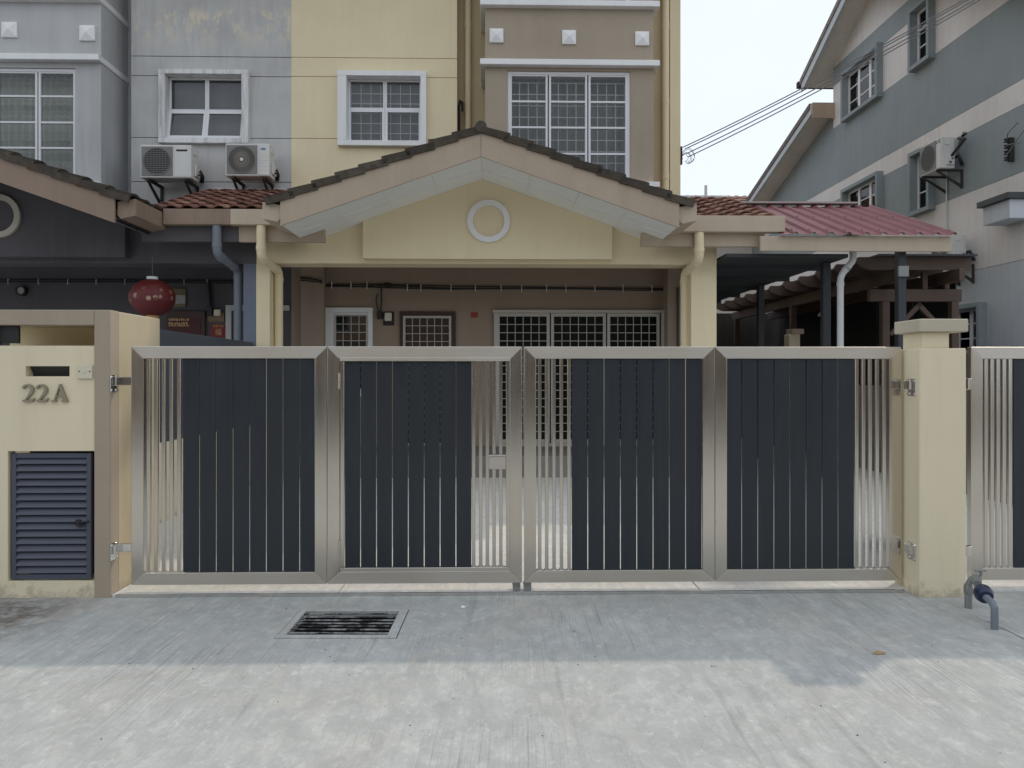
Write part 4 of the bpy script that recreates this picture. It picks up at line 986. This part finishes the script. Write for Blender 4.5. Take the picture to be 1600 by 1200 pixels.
# ------------------------------------------------------------------ air conditioners
def ac_unit(label, u, v, z, w, h, d, rot, brand=None, style='mesh', group=None, bracket_=True, brandmat='black'):
    """u,v,z is the bottom left corner of the front; the front looks along local -y"""
    t = thing('air_conditioner', label, 'air conditioner', u, v, z, group, True, rot)
    part('casing', MB().box(0, w, 0, d, 0, h, .012), 'acwhite', t)
    r = h * .40; cx, cz = h * .47 + .02, h * .5
    part('fan_panel', MB().box(.022, cx + r + .035, -.008, -.0005, .03, h - .03, .003), 'acgrille', t)
    part('fan_cavity', MB().disc(cx, cz, r, -.0115, -.0085, 40), 'acdark', t)
    gm = MB()
    if style == 'mesh':
        for k in range(14):
            zz = -r + (k + .5) * 2 * r / 14; ww = math.sqrt(max(0, r * r - zz * zz)); gm.box(cx - ww, cx + ww, -.020, -.016, cz + zz - .004, cz + zz + .004)
        for k in range(9):
            xx = -r + (k + .5) * 2 * r / 9; ww = math.sqrt(max(0, r * r - xx * xx)); gm.box(cx + xx - .002, cx + xx + .002, -.0155, -.0125, cz - ww, cz + ww)
    else:
        for k in range(40):
            a = 2 * math.pi * k / 40; gm.tube([(cx + .05 * math.cos(a), -.018, cz + .05 * math.sin(a)), (cx + r * math.cos(a + .35), -.018, cz + r * math.sin(a + .35))], .003, 4)
        gm.ring(cx, cz, r * .55, r * .57, -.02, -.016, 30)
    part('fan_guard', gm, 'acgrille' if style == 'mesh' else plain('beige guard wire', (.42, .39, .33), .5), t)
    if style != 'mesh': part('fan_hub', MB().disc(cx, cz, .03, -.026, -.012, 20), 'acwhite', t)
    part('fan_rim', MB().ring(cx, cz, r, r + .012, -.018, -.0085, 40), 'acgrille', t, True)
    x0 = cx + r + .06
    part('front_cover', MB().box(x0, w - .004, -.006, -.0005, .02, h - .02, .003), 'acwhite', t)
    if style != 'mesh':
        rb = MB()
        for k in range(6): rb.box(x0 + .02, w - .03, -.010, -.0062, .10 + k * .05, .108 + k * .05)
        part('rib', rb, 'acwhite', t)
    if brand: text_part('brand_mark', brand, .075 if len(brand) > 3 else .11, (x0 + w) / 2, -.008, h - .085, brandmat, t) if len(brand) <= 3 else part('brand_mark', MB().box(x0 + .03, w - .06, -.0085, -.0062, h - .105, h - .075), brandmat, t)
    part('side_cover', MB().box(w + .0005, w + .03, d * .35, d * .95, .06, h * .45, .012).box(w + .0005, w + .012, d * .3, d * .6, h * .75, h * .80, .003), 'acwhite', t)
    part('valve', MB().tube([(w + .03, d * .6, h * .2), (w + .075, d * .6, h * .16)], .016, 8).tube([(w + .03, d * .75, h * .3), (w + .065, d * .75, h * .29)], .014, 8), 'rust', t)
    if bracket_:
        for xx in (.10, w - .12):
            m = MB().box(xx, xx + .04, -.02, d + .22, -.045, -.002, .002).box(xx, xx + .04, d + .18, d + .22, -.38, -.046, .002)
            m.prism([(-.01, -.046), (.05, -.046), (d + .179, -.30), (d + .179, -.36)], xx + .004, xx + .036, 'u')
            part('bracket', m, 'rust', t)
    part('hose', MB().tube([(w * .85, d + .01, h * .35), (w * .98, d + .08, h * .40), (w * 1.02, d + .10, h * .25), (w * .98, d + .16, h * .1)], .035, 8), 'black', t, True)
    return t
ACV = VW - .22 - .32
zA = Z(278, ACV, 240); ac_unit('white air conditioner with round mesh grille, under the grey house window', U(219, ACV), ACV, zA, U(299, ACV) - U(219, ACV), Z(226, ACV, 240) - zA, .32, 0, 'NAMEBAR', 'mesh', 'air conditioners under the grey house window')
zA = Z(275, ACV, 390); ac_unit('white air conditioner with a radial wire grille nearest the cream wall', U(352, ACV), ACV, zA, U(421, ACV) - U(352, ACV), Z(224, ACV, 390) - zA, .32, 0, 'NAMEBAR', 'radial', 'air conditioners under the grey house window', True, plain('faded blue print', (.10, .20, .32), .6))

# ------------------------------------------------------------------ carport
t = thing('carport', 'carport with maroon ribbed metal roof and dark posts beside the cream house', 'carport', 4.8, 11.5)
cu0, cu1, cv0, cv1 = U(1212, VS), U(1494, VS - .2), VS - .22, 12.75
cz0, cz1 = Z(367, VS - .2, 1360), Z(323, 12.75, 1260)
mb = MB(); pitch = .245; n = int((cu1 - cu0) / pitch) + 1; prof = []
for i in range(n):
    x = cu0 + i * pitch; prof += [(x, 0), (x + .15, 0), (x + .175, .035), (x + .215, .035)]
prof = [(min(x, cu1), z) for x, z in prof] + [(cu1, 0)]
vs = []; 
for x, z in prof: vs += [(x, cv0, cz0 + z), (x, cv1, cz1 + z), (x, cv0, cz0 + z - .004), (x, cv1, cz1 + z - .004)]
fs = []
for i in range(len(prof) - 1):
    a, b = 4 * i, 4 * i + 4; fs += [(a, b, b + 1, a + 1), (a + 2, a + 3, b + 3, b + 2), (a, a + 2, b + 2, b), (a + 1, b + 1, b + 3, a + 3)]
mb.add(vs, fs); rf = part('metal_roof', mb, 'sheet', t)
sc = MB()
for i in range(n):
    for f in (.06, .5, .94): sc.tube([(cu0 + i * pitch + .195, cv0 + (cv1 - cv0) * f, cz0 + (cz1 - cz0) * f + .035), (cu0 + i * pitch + .195, cv0 + (cv1 - cv0) * f, cz0 + (cz1 - cz0) * f + .048)], .010, 6)
part('roof_screw', sc, 'sheet', rf)
part('ridge_flashing', MB().box(cu0 - .1, cu1 - .3, cv1 - .12, cv1 + .05, cz1 + .03, cz1 + .06, .003), paint('pale metal flashing', (.42, .36, .34), .5, .08), t)
part('fascia', MB().box(U(1183, VS), cu1 - .03, VS - .13, VS - .08, Z(395, VS, 1400), cz0 - .006, .004), 'fascia_tan', t)
eu = 4.97
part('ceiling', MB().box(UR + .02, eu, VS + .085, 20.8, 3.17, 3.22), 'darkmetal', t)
for i in range(8):
    part('ceiling_joist', MB().box(UR + .03, eu - .01, VS + .9 + i * 1.3, VS + .96 + i * 1.3, 3.10, 3.1695), 'darkmetal', t)
for uu, vv, zt2 in ((eu - .12, 11.15, 3.165), (eu - .12, 13.9, 3.165), (eu - .12, 17.0, 3.165), (5.72, VS + .1, Z(395, VS, 1400) + .05)):
    part('post', MB().box(uu - .055, uu + .055, vv - .055, vv + .055, -.05, zt2, .004), 'darkmetal', t)
part('junction_box', MB().box(5.72 - .075, 5.72 + .07, VS + .0, VS + .044, Z(432, VS, 1411), Z(415, VS, 1411), .006), 'galv', t)
pz = 3.16
pipe(t, [(U(1333, VS + .2), VS + .2, pz + .1), (U(1333, VS + .2), VS + .2, Z(407, VS + .2, 1330)), (U(1313, VS + .25), VS + .25, Z(430, VS + .2, 1313)), (U(1313, VS + .25), VS + .25, .02)], .046, 'whitepipe')

# ------------------------------------------------------------------ house on the right
RU = 9.45
R = thing('side_house', 'tall grey house with blue grey bands seen from its gable side on the right', 'house', RU + 4, 17)
vn, vf = 13.25, side(1302, 120, RU)[0]
vrf = side(1183, 318, RU)[0] + 1.5
bz = [-.2, side(1556, 415, RU)[1], side(1500, 306, RU)[1], side(1400, 265, RU)[1], side(1400, 235, RU)[1], side(1520, 42, RU)[1], side(1400, 52, RU)[1], side(1400, 18, RU)[1]]
bm_ = ['rblue', 'rlight', 'rdark', 'rlight', 'rdark', 'rlight', 'rdark', 'rlight']
rz_eave = side(1300, 108, RU)[1] - .05; ov = .62; sl_r = .47
vmid = vf - 2.3; zpk = rz_eave + sl_r * (vf - vmid)
def wwin(x0, x1, yt, yb):   # window rectangle on the side wall from pixel corners at its far edge x0
    va, zt_ = side(x0, yt, RU); _, zb2 = side(x0, yb, RU); vb, _ = side(x1, yt, RU); return [min(va, vb), max(va, vb), zb2, zt_]
wins = [wwin(1322, 1379.5, 115.5, 192), wwin(1428.5, 1461.7, 17.5, 114), wwin(1322, 1380, 297.5, 370), wwin(1428.5, 1461.7, 241, 339.5), wwin(1472, 1542, 482, 560)]
def side_map(x, y, z): return (y, x, z)                  # build with x along v and y along u
for i in range(8):
    z1 = bz[i + 1] if i < 7 else rz_eave + .35
    if i == 7 and z1 < bz[7]: z1 = bz[7] + .2
    wall_parts('wall_band', bm_[i], R, vn, vf, bz[i] + .004, z1 - .004, RU, RU + .25, wins, side_map)
zz = max(bz[7], rz_eave + .35)
part('gable_wall', MB().prism([(vn, zz), (vf, zz), (vf, rz_eave + .36) if zz < rz_eave + .36 else (vf, zz + .001), (vmid, zpk), (vn, rz_eave + .36) if zz < rz_eave + .36 else (vn, zz + .001)], RU + .001, RU + .25, 'u'), 'rlight', R)
part('core_wall', MB().box(RU + .9, RU + 8, vn + .3, vf - .3, -.2, rz_eave), 'rdark', R)
part('end_wall', MB().box(RU + .251, RU + 8, vn + .001, vn + .25, -.2, rz_eave), 'rlight', R)
part('end_wall', MB().box(RU + .251, RU + 8, vf - .25, vf - .001, -.2, rz_eave), 'rlight', R)
# rear lower wing
zrl = side(1300, 172, RU)[1]; zrf = side(1183, 318, RU - ov)[1]
va_ = vf; vb_ = vrf
wz = [-.2] + bz[1:5]; 
for i in range(5):
    z0_ = ([-.2] + bz[1:5])[i]; z1_ = ([-.2] + bz[1:5] + [99])[i + 1]
    f = lambda v: zrl - .12 - (zrl - zrf) * (v - vf) / (vrf - 1.5 - vf)
    poly = []
    top0, top1 = min(z1_, f(va_)), min(z1_, f(vb_))
    if f(va_) <= z0_: continue
    vend = vb_ if f(vb_) > z0_ else va_ + (f(va_) - z0_) / (zrl - zrf) * (vrf - 1.5 - vf)
    poly = [(va_ + .002, z0_ + .004), (vend, z0_ + .004)]
    if f(vend) > z0_ + .01: poly.append((vend, min(z1_, f(vend)) - .004))
    if f(vend) < z1_ < f(va_): poly.append((va_ + (f(va_) - z1_) / (zrl - zrf) * (vrf - 1.5 - vf), z1_ - .004))
    poly.append((va_ + .002, top0 - .004))
    part('rear_wall_band', MB().prism(poly, RU + .002, RU + .25, 'u'), bm_[i], R)
f = lambda v: zrl - (zrl - zrf) * (v - vf) / (vrf - 1.5 - vf)
rr = MB().prism([(vf + .0, f(vf) - .10), (vf, f(vf)), (vrf + .6, f(vrf + .6)), (vrf + .6, f(vrf + .6) - .1)], RU - ov, RU + 8, 'u')
part('rear_roof_soffit', rr, paint('cream soffit', (.66, .58, .50), .7, .08), R)
part('rear_verge_board', MB().prism([(vf - .05, f(vf) - .17), (vf - .05, f(vf) + .12), (vrf + .62, f(vrf + .62) + .12), (vrf + .62, f(vrf + .62) - .17)], RU - ov - .03, RU - ov - .001, 'u'), 'rblue', R)
part('rear_roof', MB().prism([(vf, f(vf) + .001), (vf, f(vf) + .15), (vrf + .65, f(vrf + .65) + .15), (vrf + .65, f(vrf + .65) + .001)], RU - ov - .06, RU + 8, 'u'), 'tile_grey', R)
part('roof_end', MB().box(RU - ov, RU - .001, vf - .09, vf - .051, f(vf) - .28, f(vf) + .15), paint('tan roof end', (.48, .36, .27), .7, .08), R)
# main roof
fr_ = lambda v: zpk + .10 - sl_r * abs(v - vmid)
for s, e in ((1, vf + .6), (-1, vn - .6)):
    part('roof_soffit', MB().prism([(vmid, zpk), (vmid, zpk + .099), (e, fr_(e) - .001), (e, fr_(e) - .10)], RU - ov, RU + 8, 'u'), paint('cream soffit', (.74, .70, .64), .7, .08), R)
    part('verge_board', MB().prism([(vmid, zpk - .12), (vmid, zpk + .20), (e + s * .03, fr_(e) + .10), (e + s * .03, fr_(e) - .22)], RU - ov - .03, RU - ov - .001, 'u'), 'rblue', R)
    part('roof', MB().prism([(vmid, zpk + .10), (vmid, zpk + .25), (e + s * .08, fr_(e) + .15), (e + s * .08, fr_(e))], RU - ov - .06, RU + 8, 'u'), 'tile_grey', R)
part('roof_gutter', MB().box(RU - ov - .1, RU + 8, vf + .6 + .09, vf + .6 + .22, fr_(vf + .6) - .06, fr_(vf + .6) + .12, .01), 'rust', R)
# windows of the right house
for k, h in enumerate(wins):
    m = MB(); w_ = .09; p0 = RU - .16
    for a in ((h[0], h[1], h[3] - w_, h[3]), (h[0], h[1], h[2], h[2] + w_), (h[0], h[0] + w_, h[2] + w_, h[3] - w_), (h[1] - w_, h[1], h[2] + w_, h[3] - w_)):
        m.box(a[0] - .001 if a[0] == h[0] else a[0], a[1], p0, RU + .2, a[2], a[3], .004)
    w = part('window', m.xf(side_map), 'rdark', R)
    a0_, a1_, z0_, z1_ = h[0] + w_, h[1] - w_, h[2] + w_, h[3] - w_
    nn = 3 if (a1_ - a0_) > 1.2 else (2 if k == 4 else 1)
    for j in range(nn):
        x0 = a0_ + (a1_ - a0_) * j / nn; x1 = a0_ + (a1_ - a0_) * (j + 1) / nn; fwd = .05
        mm = MB().box(x0, x0 + fwd, RU + .02, RU + .07, z0_, z1_, .003).box(x1 - fwd, x1, RU + .02, RU + .07, z0_, z1_, .003).box(x0 + fwd, x1 - fwd, RU + .021, RU + .069, z0_, z0_ + fwd, .003).box(x0 + fwd, x1 - fwd, RU + .021, RU + .069, z1_ - fwd, z1_, .003)
        for fz in (.33, .66): mm.box(x0 + fwd, x1 - fwd, RU + .03, RU + .055, z0_ + (z1_ - z0_) * fz - .012, z0_ + (z1_ - z0_) * fz + .012)
        part('sash', mm.xf(side_map), 'alu_white', w)
        part('pane', MB().box(x0 + fwd, x1 - fwd, RU + .042, RU + .047, z0_ + fwd, z1_ - fwd).xf(side_map), 'glass', w)
    part('blind', MB().box(h[0] - .05, h[1] + .05, RU + .42, RU + .43, h[2] - .05, h[3] + .05).xf(side_map), 'curtain_grey', w)
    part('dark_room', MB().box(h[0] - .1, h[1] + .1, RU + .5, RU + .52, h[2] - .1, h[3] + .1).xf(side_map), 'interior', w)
# canopy at the near end of the wall
va, zc = side(1562, 306, RU); 
part('canopy', MB().box(RU - .42, RU - .001, vn + .02, vn + .75, side(1575, 330, RU - .5)[1] - .1, side(1575, 318, RU - .5)[1] + .1, .006), 'rblue', R)
part('canopy_roof', MB().box(RU - .50, RU - .001, vn - .05, vn + .82, side(1575, 318, RU - .5)[1] + .101, side(1575, 310, RU - .5)[1] + .12, .006), 'darkmetal', R)
AF = RU - .52
v_, z_ = side(1437, 268, AF); vN, zT = side(1469, 213.5, AF); zB = side(1469, 262.5, AF)[1]
ac_unit('white air conditioner on the blue grey wall beside the narrow upper window', AF, v_, zB, v_ - vN, zT - zB, .30, -math.pi / 2, 'LG', 'mesh', None, True)
vN2, zT2 = side(1486, 371, AF); zB2 = side(1486, 411, AF)[1]; v2_ = side(1455, 400, AF)[0]
ac_unit('white air conditioner low on the right house wall at the carport corner', AF, v2_, zB2, v2_ - vN2, zT2 - zB2 + .08, .30, -math.pi / 2, None, 'radial', None, True)
vc_, zc_ = side(1506, 214, RU); 
hs_ = MB().tube([(AF + .2, vN + .02, zB + .2), (AF + .35, vN - .25, zT - .12), (RU - .05, vc_ + .1, zc_), (RU + .02, vc_ - .1, zc_ + .05)], .028, 8)
solo('pipe_lagging', hs_, 'black', 'black lagged pipe looping from the upper right air conditioner to the wall', 'pipe', smooth=True)
va1, za1 = side(1481, 268, RU); 
solo('conduit', MB().tube([(RU - .03, va1, za1), (RU - .03, va1, side(1481, 366, RU)[1] - .3)], .018, 8).tube([(RU - .03, vc_ + .3, zc_ - .45), (RU - .03, vc_ + .15, zc_ - .05), (RU - .03, vc_ - .05, zc_ + .10)], .022, 8), 'whitepipe', 'thin pale conduit down the blue grey wall below the upper right air conditioner', 'conduit', smooth=True)
vi, zi = side(1584, 234, RU)
t = thing('cable_rack', 'dark insulator rack on the blue grey wall at the right edge', 'rack', RU - .08, vi, zi, local=True)
part('bar', MB().box(-.02, .07, -.03, .03, -.22, .22, .004), 'rust', t)
for k in range(4): part('insulator', MB().lathe([(.02, -.035), (.05, -.03), (.035, 0), (.05, .03), (.02, .035)], -.05, 0, 12).xf(lambda x, y, z, k=k: (x, y, z - .165 + k * .11)), 'black', t, True)
part('wire', MB().tube([(-.05, 0, .165), (-.2, -.25, .22), (-.25, -.6, .3)], .008, 5).tube([(-.05, 0, .05), (-.2, -.2, .02), (-.2, -.6, -.05)], .008, 5).tube([(-.05, 0, -.16), (-.22, -.2, -.2), (-.15, -.5, .1), (-.2, -.8, .2)], .008, 5), 'wire', t)

# ------------------------------------------------------------------ pergola and the yard behind
t = thing('pergola', 'reddish brown timber pergola beside the right house behind the carport', 'pergola', 7.2, 15)
pz0 = 3.30; uL, uRr = 5.75, 7.62
for i in range(11):
    v = 12.1 + i * .78
    prof = [(uL, pz0 + .02), (uL + .08, pz0 - .05), (uL + .22, pz0 - .10), (uRr, pz0 - .10), (uRr, pz0 + .10), (uL + .05, pz0 + .10)]
    part('rafter', MB().prism(prof, v, v + .07), 'timber', t)
for uu in (6.35, 7.3): part('beam', MB().box(uu, uu + .09, 11.9, 20.4, pz0 - .30, pz0 - .101, .006), 'timber', t)
part('cross_beam', MB().box(uL + .35, uRr, 12.35, 12.45, 2.72, 2.92, .006), 'timber', t)
for uu in (6.62, 6.98, 7.34): part('strut', MB().box(uu, uu + .08, 12.36, 12.44, 2.921, pz0 - .101, .004), 'timber', t)
for uu, vv in ((6.36, 12.36), (7.5, 12.36), (6.36, 16.2), (6.36, 20.0)): part('post', MB().box(uu - .06, uu + .06, vv - .03, vv + .09, 0, 2.719 if vv < 13 else pz0 - .301, .006), 'timber', t)
for s, uu in ((1, 6.43), (-1, 7.43)):
    part('brace', MB().prism([(uu, 2.2), (uu + s * .05, 2.16), (uu + s * .55, 2.66), (uu + s * .5, 2.715)], 12.37, 12.43), 'timber', t)
part('roof_panel', MB().box(uL + .3, uRr, 11.95, 20.4, pz0 + .102, pz0 + .13), 'darkmetal', t)
yardm = paint('shade darkened yard wall', (.075, .07, .068), .85, .15, .3, (.03, .03, .03))  # near black with darker blotches, carport's deep shade put into the paint
solo('yard_wall', MB().box(UR + .1, RU - .01, 21.2, 21.4, -.1, 3.25), yardm, 'dark plaster wall closing the yard behind the carport, deep shade painted in', 'wall')
solo('side_boundary_wall', MB().box(5.95, 6.10, 8.4, 21.0, -.1, 1.35, .006), paint('grey plaster boundary', (.27, .25, .23), .8, .1, .3, (.14, .13, .12)), 'low grey boundary wall running back beside the carport', 'wall')
bt = thing('added_shade_screen', 'dark panels added along the pergola side in place of the deep shade there', 'blind', 7.66, 16.5)  # added dark sheets standing in for the deep shade under the pergola
for i in range(6): part('shade_panel', MB().box(7.66, 7.68, 12.6 + i * 1.32, 12.6 + i * 1.32 + 1.29, .05, 3.18), 'interior', bt)
gp = rect(1233, 514, 1255, 545, 14.5)
t = thing('garden_pillar', 'small cream pillar with brown cap in the yard under the carport', 'pillar', (gp[0] + gp[1]) / 2, 14.6)
part('shaft', MB().box(gp[0], gp[1] - .06, 14.5, 14.75, -.05, gp[3] - .10, .005), 'yellow_front', t)
part('cap', MB().box(gp[0] + .05, gp[1], 14.46, 14.79, gp[3] - .099, gp[3], .005), 'fascia', t)
wl_ = rect(1279, 484, 1292, 494, 15.5)
t = thing('pendant_lamp', 'small white pendant lamp hanging under the pergola', 'lamp', (wl_[0] + wl_[1]) / 2 + .0, 15.5, wl_[2], local=True)
part('shade', MB().lathe([(.10, 0), (.10, .02), (.04, .10), (.015, .14)], 0, 0, 16), 'whitepipe', t, True)
part('cord', MB().tube([(0, 0, .14), (0, 0, 3.19 - wl_[2] + .0)], .006, 5), 'wire', t)
# house far behind
zf1, zf0 = Z(303, 30, 1120), Z(345, 27, 1120)
t = thing('far_house', 'brown tiled roof of a house far behind the carport', 'house', 8.5, 30)
part('wall', MB().box(4, 14.0, 28, 36, -.2, zf0 - .1), 'rlight', t)
part('roof', MB().prism([(27, zf0 - .1), (30.5, zf1), (34, zf0 - .1)], 3.3, 11.6, 'u'), 'tile_far', t)
part('vent_pipe', MB().tube([(U(1105, 30), 30.2, zf1 - .2), (U(1105, 30), 30.2, zf1 + .38)], .06, 8), 'whitepipe', t)
far_t = tile_mesh('roof_tile', 'tile_far', .33, .40, .03, .02)
rfar = [o for o in t.children if o.name.startswith('roof')][0]
ang = math.atan2(zf1 - zf0 + .1, 3.5)
for i in range(10):
    for j in range(25):
        f = i / 10; piece('roof_tile', far_t, rfar, (3.45 + j * .33, 30.5 - f * 3.5, zf1 - f * (zf1 - zf0 + .1)), (0, ang, -math.pi / 2))

# ------------------------------------------------------------------ overhead wires
PU, PV_, PZ = 9.3, 9.9, None
t = thing('utility_pole', 'concrete utility pole outside the right edge of the picture', 'pole', PU, PV_)
zs_ = [Z(y, VR, 1065) for y in (229, 233.5, 240.5, 245)]
ends = []
for k, (ya, yb, xb) in enumerate(((231, 0, 1484), (234, 0, 1490), (241, 0, 1500), (246, 0, 1508))):
    xa = 1066; slope = (yb - ya) / (xb - xa); vx = PV_
    pxe = 800 + 1200 * (W(PU, PV_, 0).x) / (W(PU, PV_, 0).y); ye = ya + slope * (pxe - xa); ze = CAMZ + W(PU, PV_, 0).y * (HOR - ye) / FPX
    A0 = Vector((UR + .05 + .03 * k, VR - .03, Z(ya, VR, xa))); B0 = Vector((PU - .12, PV_, ze)); ends.append(ze)
    pts = []
    for i in range(21):
        f = i / 20; p = A0.lerp(B0, f); p.z -= .16 * 4 * f * (1 - f); pts.append(p)
    solo('overhead_wire', MB().tube(pts, .0095, 5), 'wire', ['uppermost', 'second', 'third', 'lowest'][k] + ' of the four overhead wires in front of the sky', 'wire', 'overhead service wires')
part('shaft', MB().lathe([(.16, -.2), (.10, max(ends) + .6)], PU, PV_, 12), 'galv', t, True)
part('crossarm', MB().box(PU - .14, PU - .09, PV_ - .05, PV_ + .05, min(ends) - .1, max(ends) + .1), 'galv', t)
t = thing('wire_bracket', 'wire rack with looped cable ends on the cream house corner', 'rack', UR + .04, VR - .03, Z(252, VR, 1065))
zb0, zb1 = Z(258, VR, 1065), Z(230, VR, 1065)
part('rack_bar', MB().box(UR + .0025, UR + .035, VR - .06, VR, zb0, zb1, .004), 'rust', t)
lp = MB()
for k in range(5):
    a = random.uniform(0, 1); c = (zb0 + zb1) / 2 + random.uniform(-.06, .06); r1 = random.uniform(.05, .11)
    lp.tube([(UR + .03 + r1 * (1 - math.cos(x)), VR - .05 + .02 * math.sin(3 * x), c + r1 * 1.1 * math.sin(x)) for x in [i * math.pi * 1.5 / 12 - .5 + a for i in range(13)]], .0045, 5)
part('wire_loop', lp, 'wire', t)

# ------------------------------------------------------------------ water meter
def gpt(px, py): s = FPX * CAMZ / (py - HOR); return Vector(((px - 800) / FPX * s, s))
b1 = gpt(1513, 950); b2 = gpt(1554, 983)
t = thing('water_meter', 'blue water meter on bent grey pipes at the foot of the right pillar', 'water meter', 0, 0, 0, local=True, rot=-A)
t.location = (b1.x, b1.y, 0); e = b2 - b1
hz = .20; rr_ = .022
mx, my = e.x * .62, e.y * .62
pts = [(0, 0, -.02), (0.0, 0, hz - .05), (.012, -.012, hz - .01), (.05, -.05, hz)]
part('riser_pipe', MB().tube(pts, rr_, 12), 'galv', t, True)
part('tap_valve', MB().tube([(.03, -.03, hz), (mx * .6, my * .6, hz - .005)], .026, 10).tube([(.05, -.05, hz + .02), (.05, -.05, hz + .05)], .010, 8).box(.015, .085, -.06, -.04, hz + .05, hz + .06, .003).box(-.022, .022, -.022, .022, hz - .11, hz - .05, .006), 'galv', t, True)
prof = [(.0, -.048), (.038, -.044), (.051, -.02), (.053, .018), (.043, .044), (.02, .05), (.0, .05)]
mbm = MB().lathe(prof, 0, 0, 24); ax_ = Vector((e.x, e.y, -.15)).normalized().to_track_quat('Z', 'Y').to_matrix()
mbm.xf(lambda x, y, z: tuple(ax_ @ Vector((x, y, z)) + Vector((mx * .95, my * .95, hz - .035))))
part('meter_body', mbm, 'bluemeter', t, True)
part('outlet_pipe', MB().tube([(mx, my, hz - .045), (e.x * .93, e.y * .93, hz - .055), (e.x * 1.0, e.y * 1.0, hz - .075), (e.x, e.y, hz - .11), (e.x, e.y, -.02)], .021, 12), 'bluepipe', t, True)

# ------------------------------------------------------------------ grit, leaves, crack
random.seed(11)
mb = MB()
for i in range(80):
    px, py = random.uniform(0, 1600), 935 + 265 * random.random() ** 1.3
    p = gpt(px, py); r = random.choice([.002, .002, .003, .003, .004, .005])
    if gx0 - .05 < p.x < gx1 + .05 and gy0 - .05 < p.y < gy1 + .05: continue
    a = random.uniform(0, 3); vs = []
    for k in range(5): vs.append((p.x + r * math.cos(a + k * 1.257) * random.uniform(.7, 1.4), p.y + r * math.sin(a + k * 1.257), .0005))
    vs.append((p.x, p.y, r * .9)); mb.add(vs, [(k, (k + 1) % 5, 5) for k in range(5)])
me = mb.mesh('grit', 'pebble'); o = bpy.data.objects.new('grit', me); COL.objects.link(o); tag(o, 'scattered dark grit on the concrete', 'grit', None, 'stuff')
for k, (px, py, lab) in enumerate(((1375, 1022, 'small curled dry leaf on the shaded concrete near the right pillar'), (724, 950, 'tiny pale flake on the concrete right of the drain grate'))):
    p = gpt(px, py); l = .045 if k == 0 else .02
    o = MB().add([(-l, 0, .004), (-.2 * l, .35 * l, .014), (.9 * l, .05 * l, .006), (-.1 * l, -.3 * l, .002)], [(0, 1, 3), (1, 2, 3)]).mesh('fallen_leaf', 'leafdry' if k == 0 else 'white')
    ob = bpy.data.objects.new('fallen_leaf' if k == 0 else 'paint_flake', o); COL.objects.link(ob); ob.location = (p.x, p.y, .001); tag(ob, lab, 'leaf' if k == 0 else 'flake')
cr = []
for px, py in ((1541, 971), (1553, 976), (1565, 982), (1580, 989), (1600, 999), (1625, 1012), (1660, 1030)): cr.append(gpt(px, py))
vs = []
for i, p in enumerate(cr): w_ = .004 + .002 * (i % 2); vs += [(p.x, p.y - w_, .003), (p.x + .004, p.y + w_, .003)]
me = bpy.data.meshes.new('crack'); me.from_pydata(vs, [], [(2 * i, 2 * i + 2, 2 * i + 3, 2 * i + 1) for i in range(len(cr) - 1)]); me.materials.append(M['pit'])
o = bpy.data.objects.new('concrete_crack', me); COL.objects.link(o); o['kind'] = 'structure'

# ------------------------------------------------------------------ the row across the street, behind the viewer (it shows in the steel)
OV = -16.5
t = thing('opposite_terrace', 'sunlit beige terrace row across the street, mirrored in the steel gate', 'house', 0, OV - 4)
om = [paint('sunny beige facade', (.56, .43, .30), .8, .06), paint('peach facade', (.58, .40, .28), .8, .06), paint('cream facade', (.62, .54, .40), .8, .06)]
for i in range(5):
    x0 = -17 + i * 6.8
    part('facade_wall', MB().box(x0, x0 + 6.79, OV - 9, OV, -.2, 6.6), om[i % 3], t)
    for a, b_, z0, z1 in ((.6, 2.2, 4.0, 5.4), (3.6, 6.0, 3.9, 5.6), (.5, 1.5, .3, 2.4), (2.6, 6.0, .3, 2.5)):
        w = part('window', MB().box(x0 + a - .1, x0 + b_ + .1, OV + .001, OV + .06, z0 - .1, z1 + .1, .005), 'white', t)
        part('pane', MB().box(x0 + a, x0 + b_, OV + .061, OV + .075, z0, z1), 'interior', w)
    part('porch_roof', MB().prism([(OV + .01, 3.5), (OV + 3.2, 2.9), (OV + 3.2, 2.75), (OV + .01, 3.3)], x0 + .05, x0 + 6.74, 'u'), 'tile_grey', t)
    for k in (.2, 6.3): part('porch_column', MB().box(x0 + k, x0 + k + .3, OV + 2.6, OV + 2.9, -.1, 2.79, .005), om[(i + 1) % 3], t)
part('roof', MB().prism([(OV + .8, 6.5), (OV - 4.5, 8.3), (OV - 9.8, 6.5), (OV - 9.8, 6.3), (OV + .8, 6.3)], -17.3, 17.3, 'u'), 'tile_grey', t)
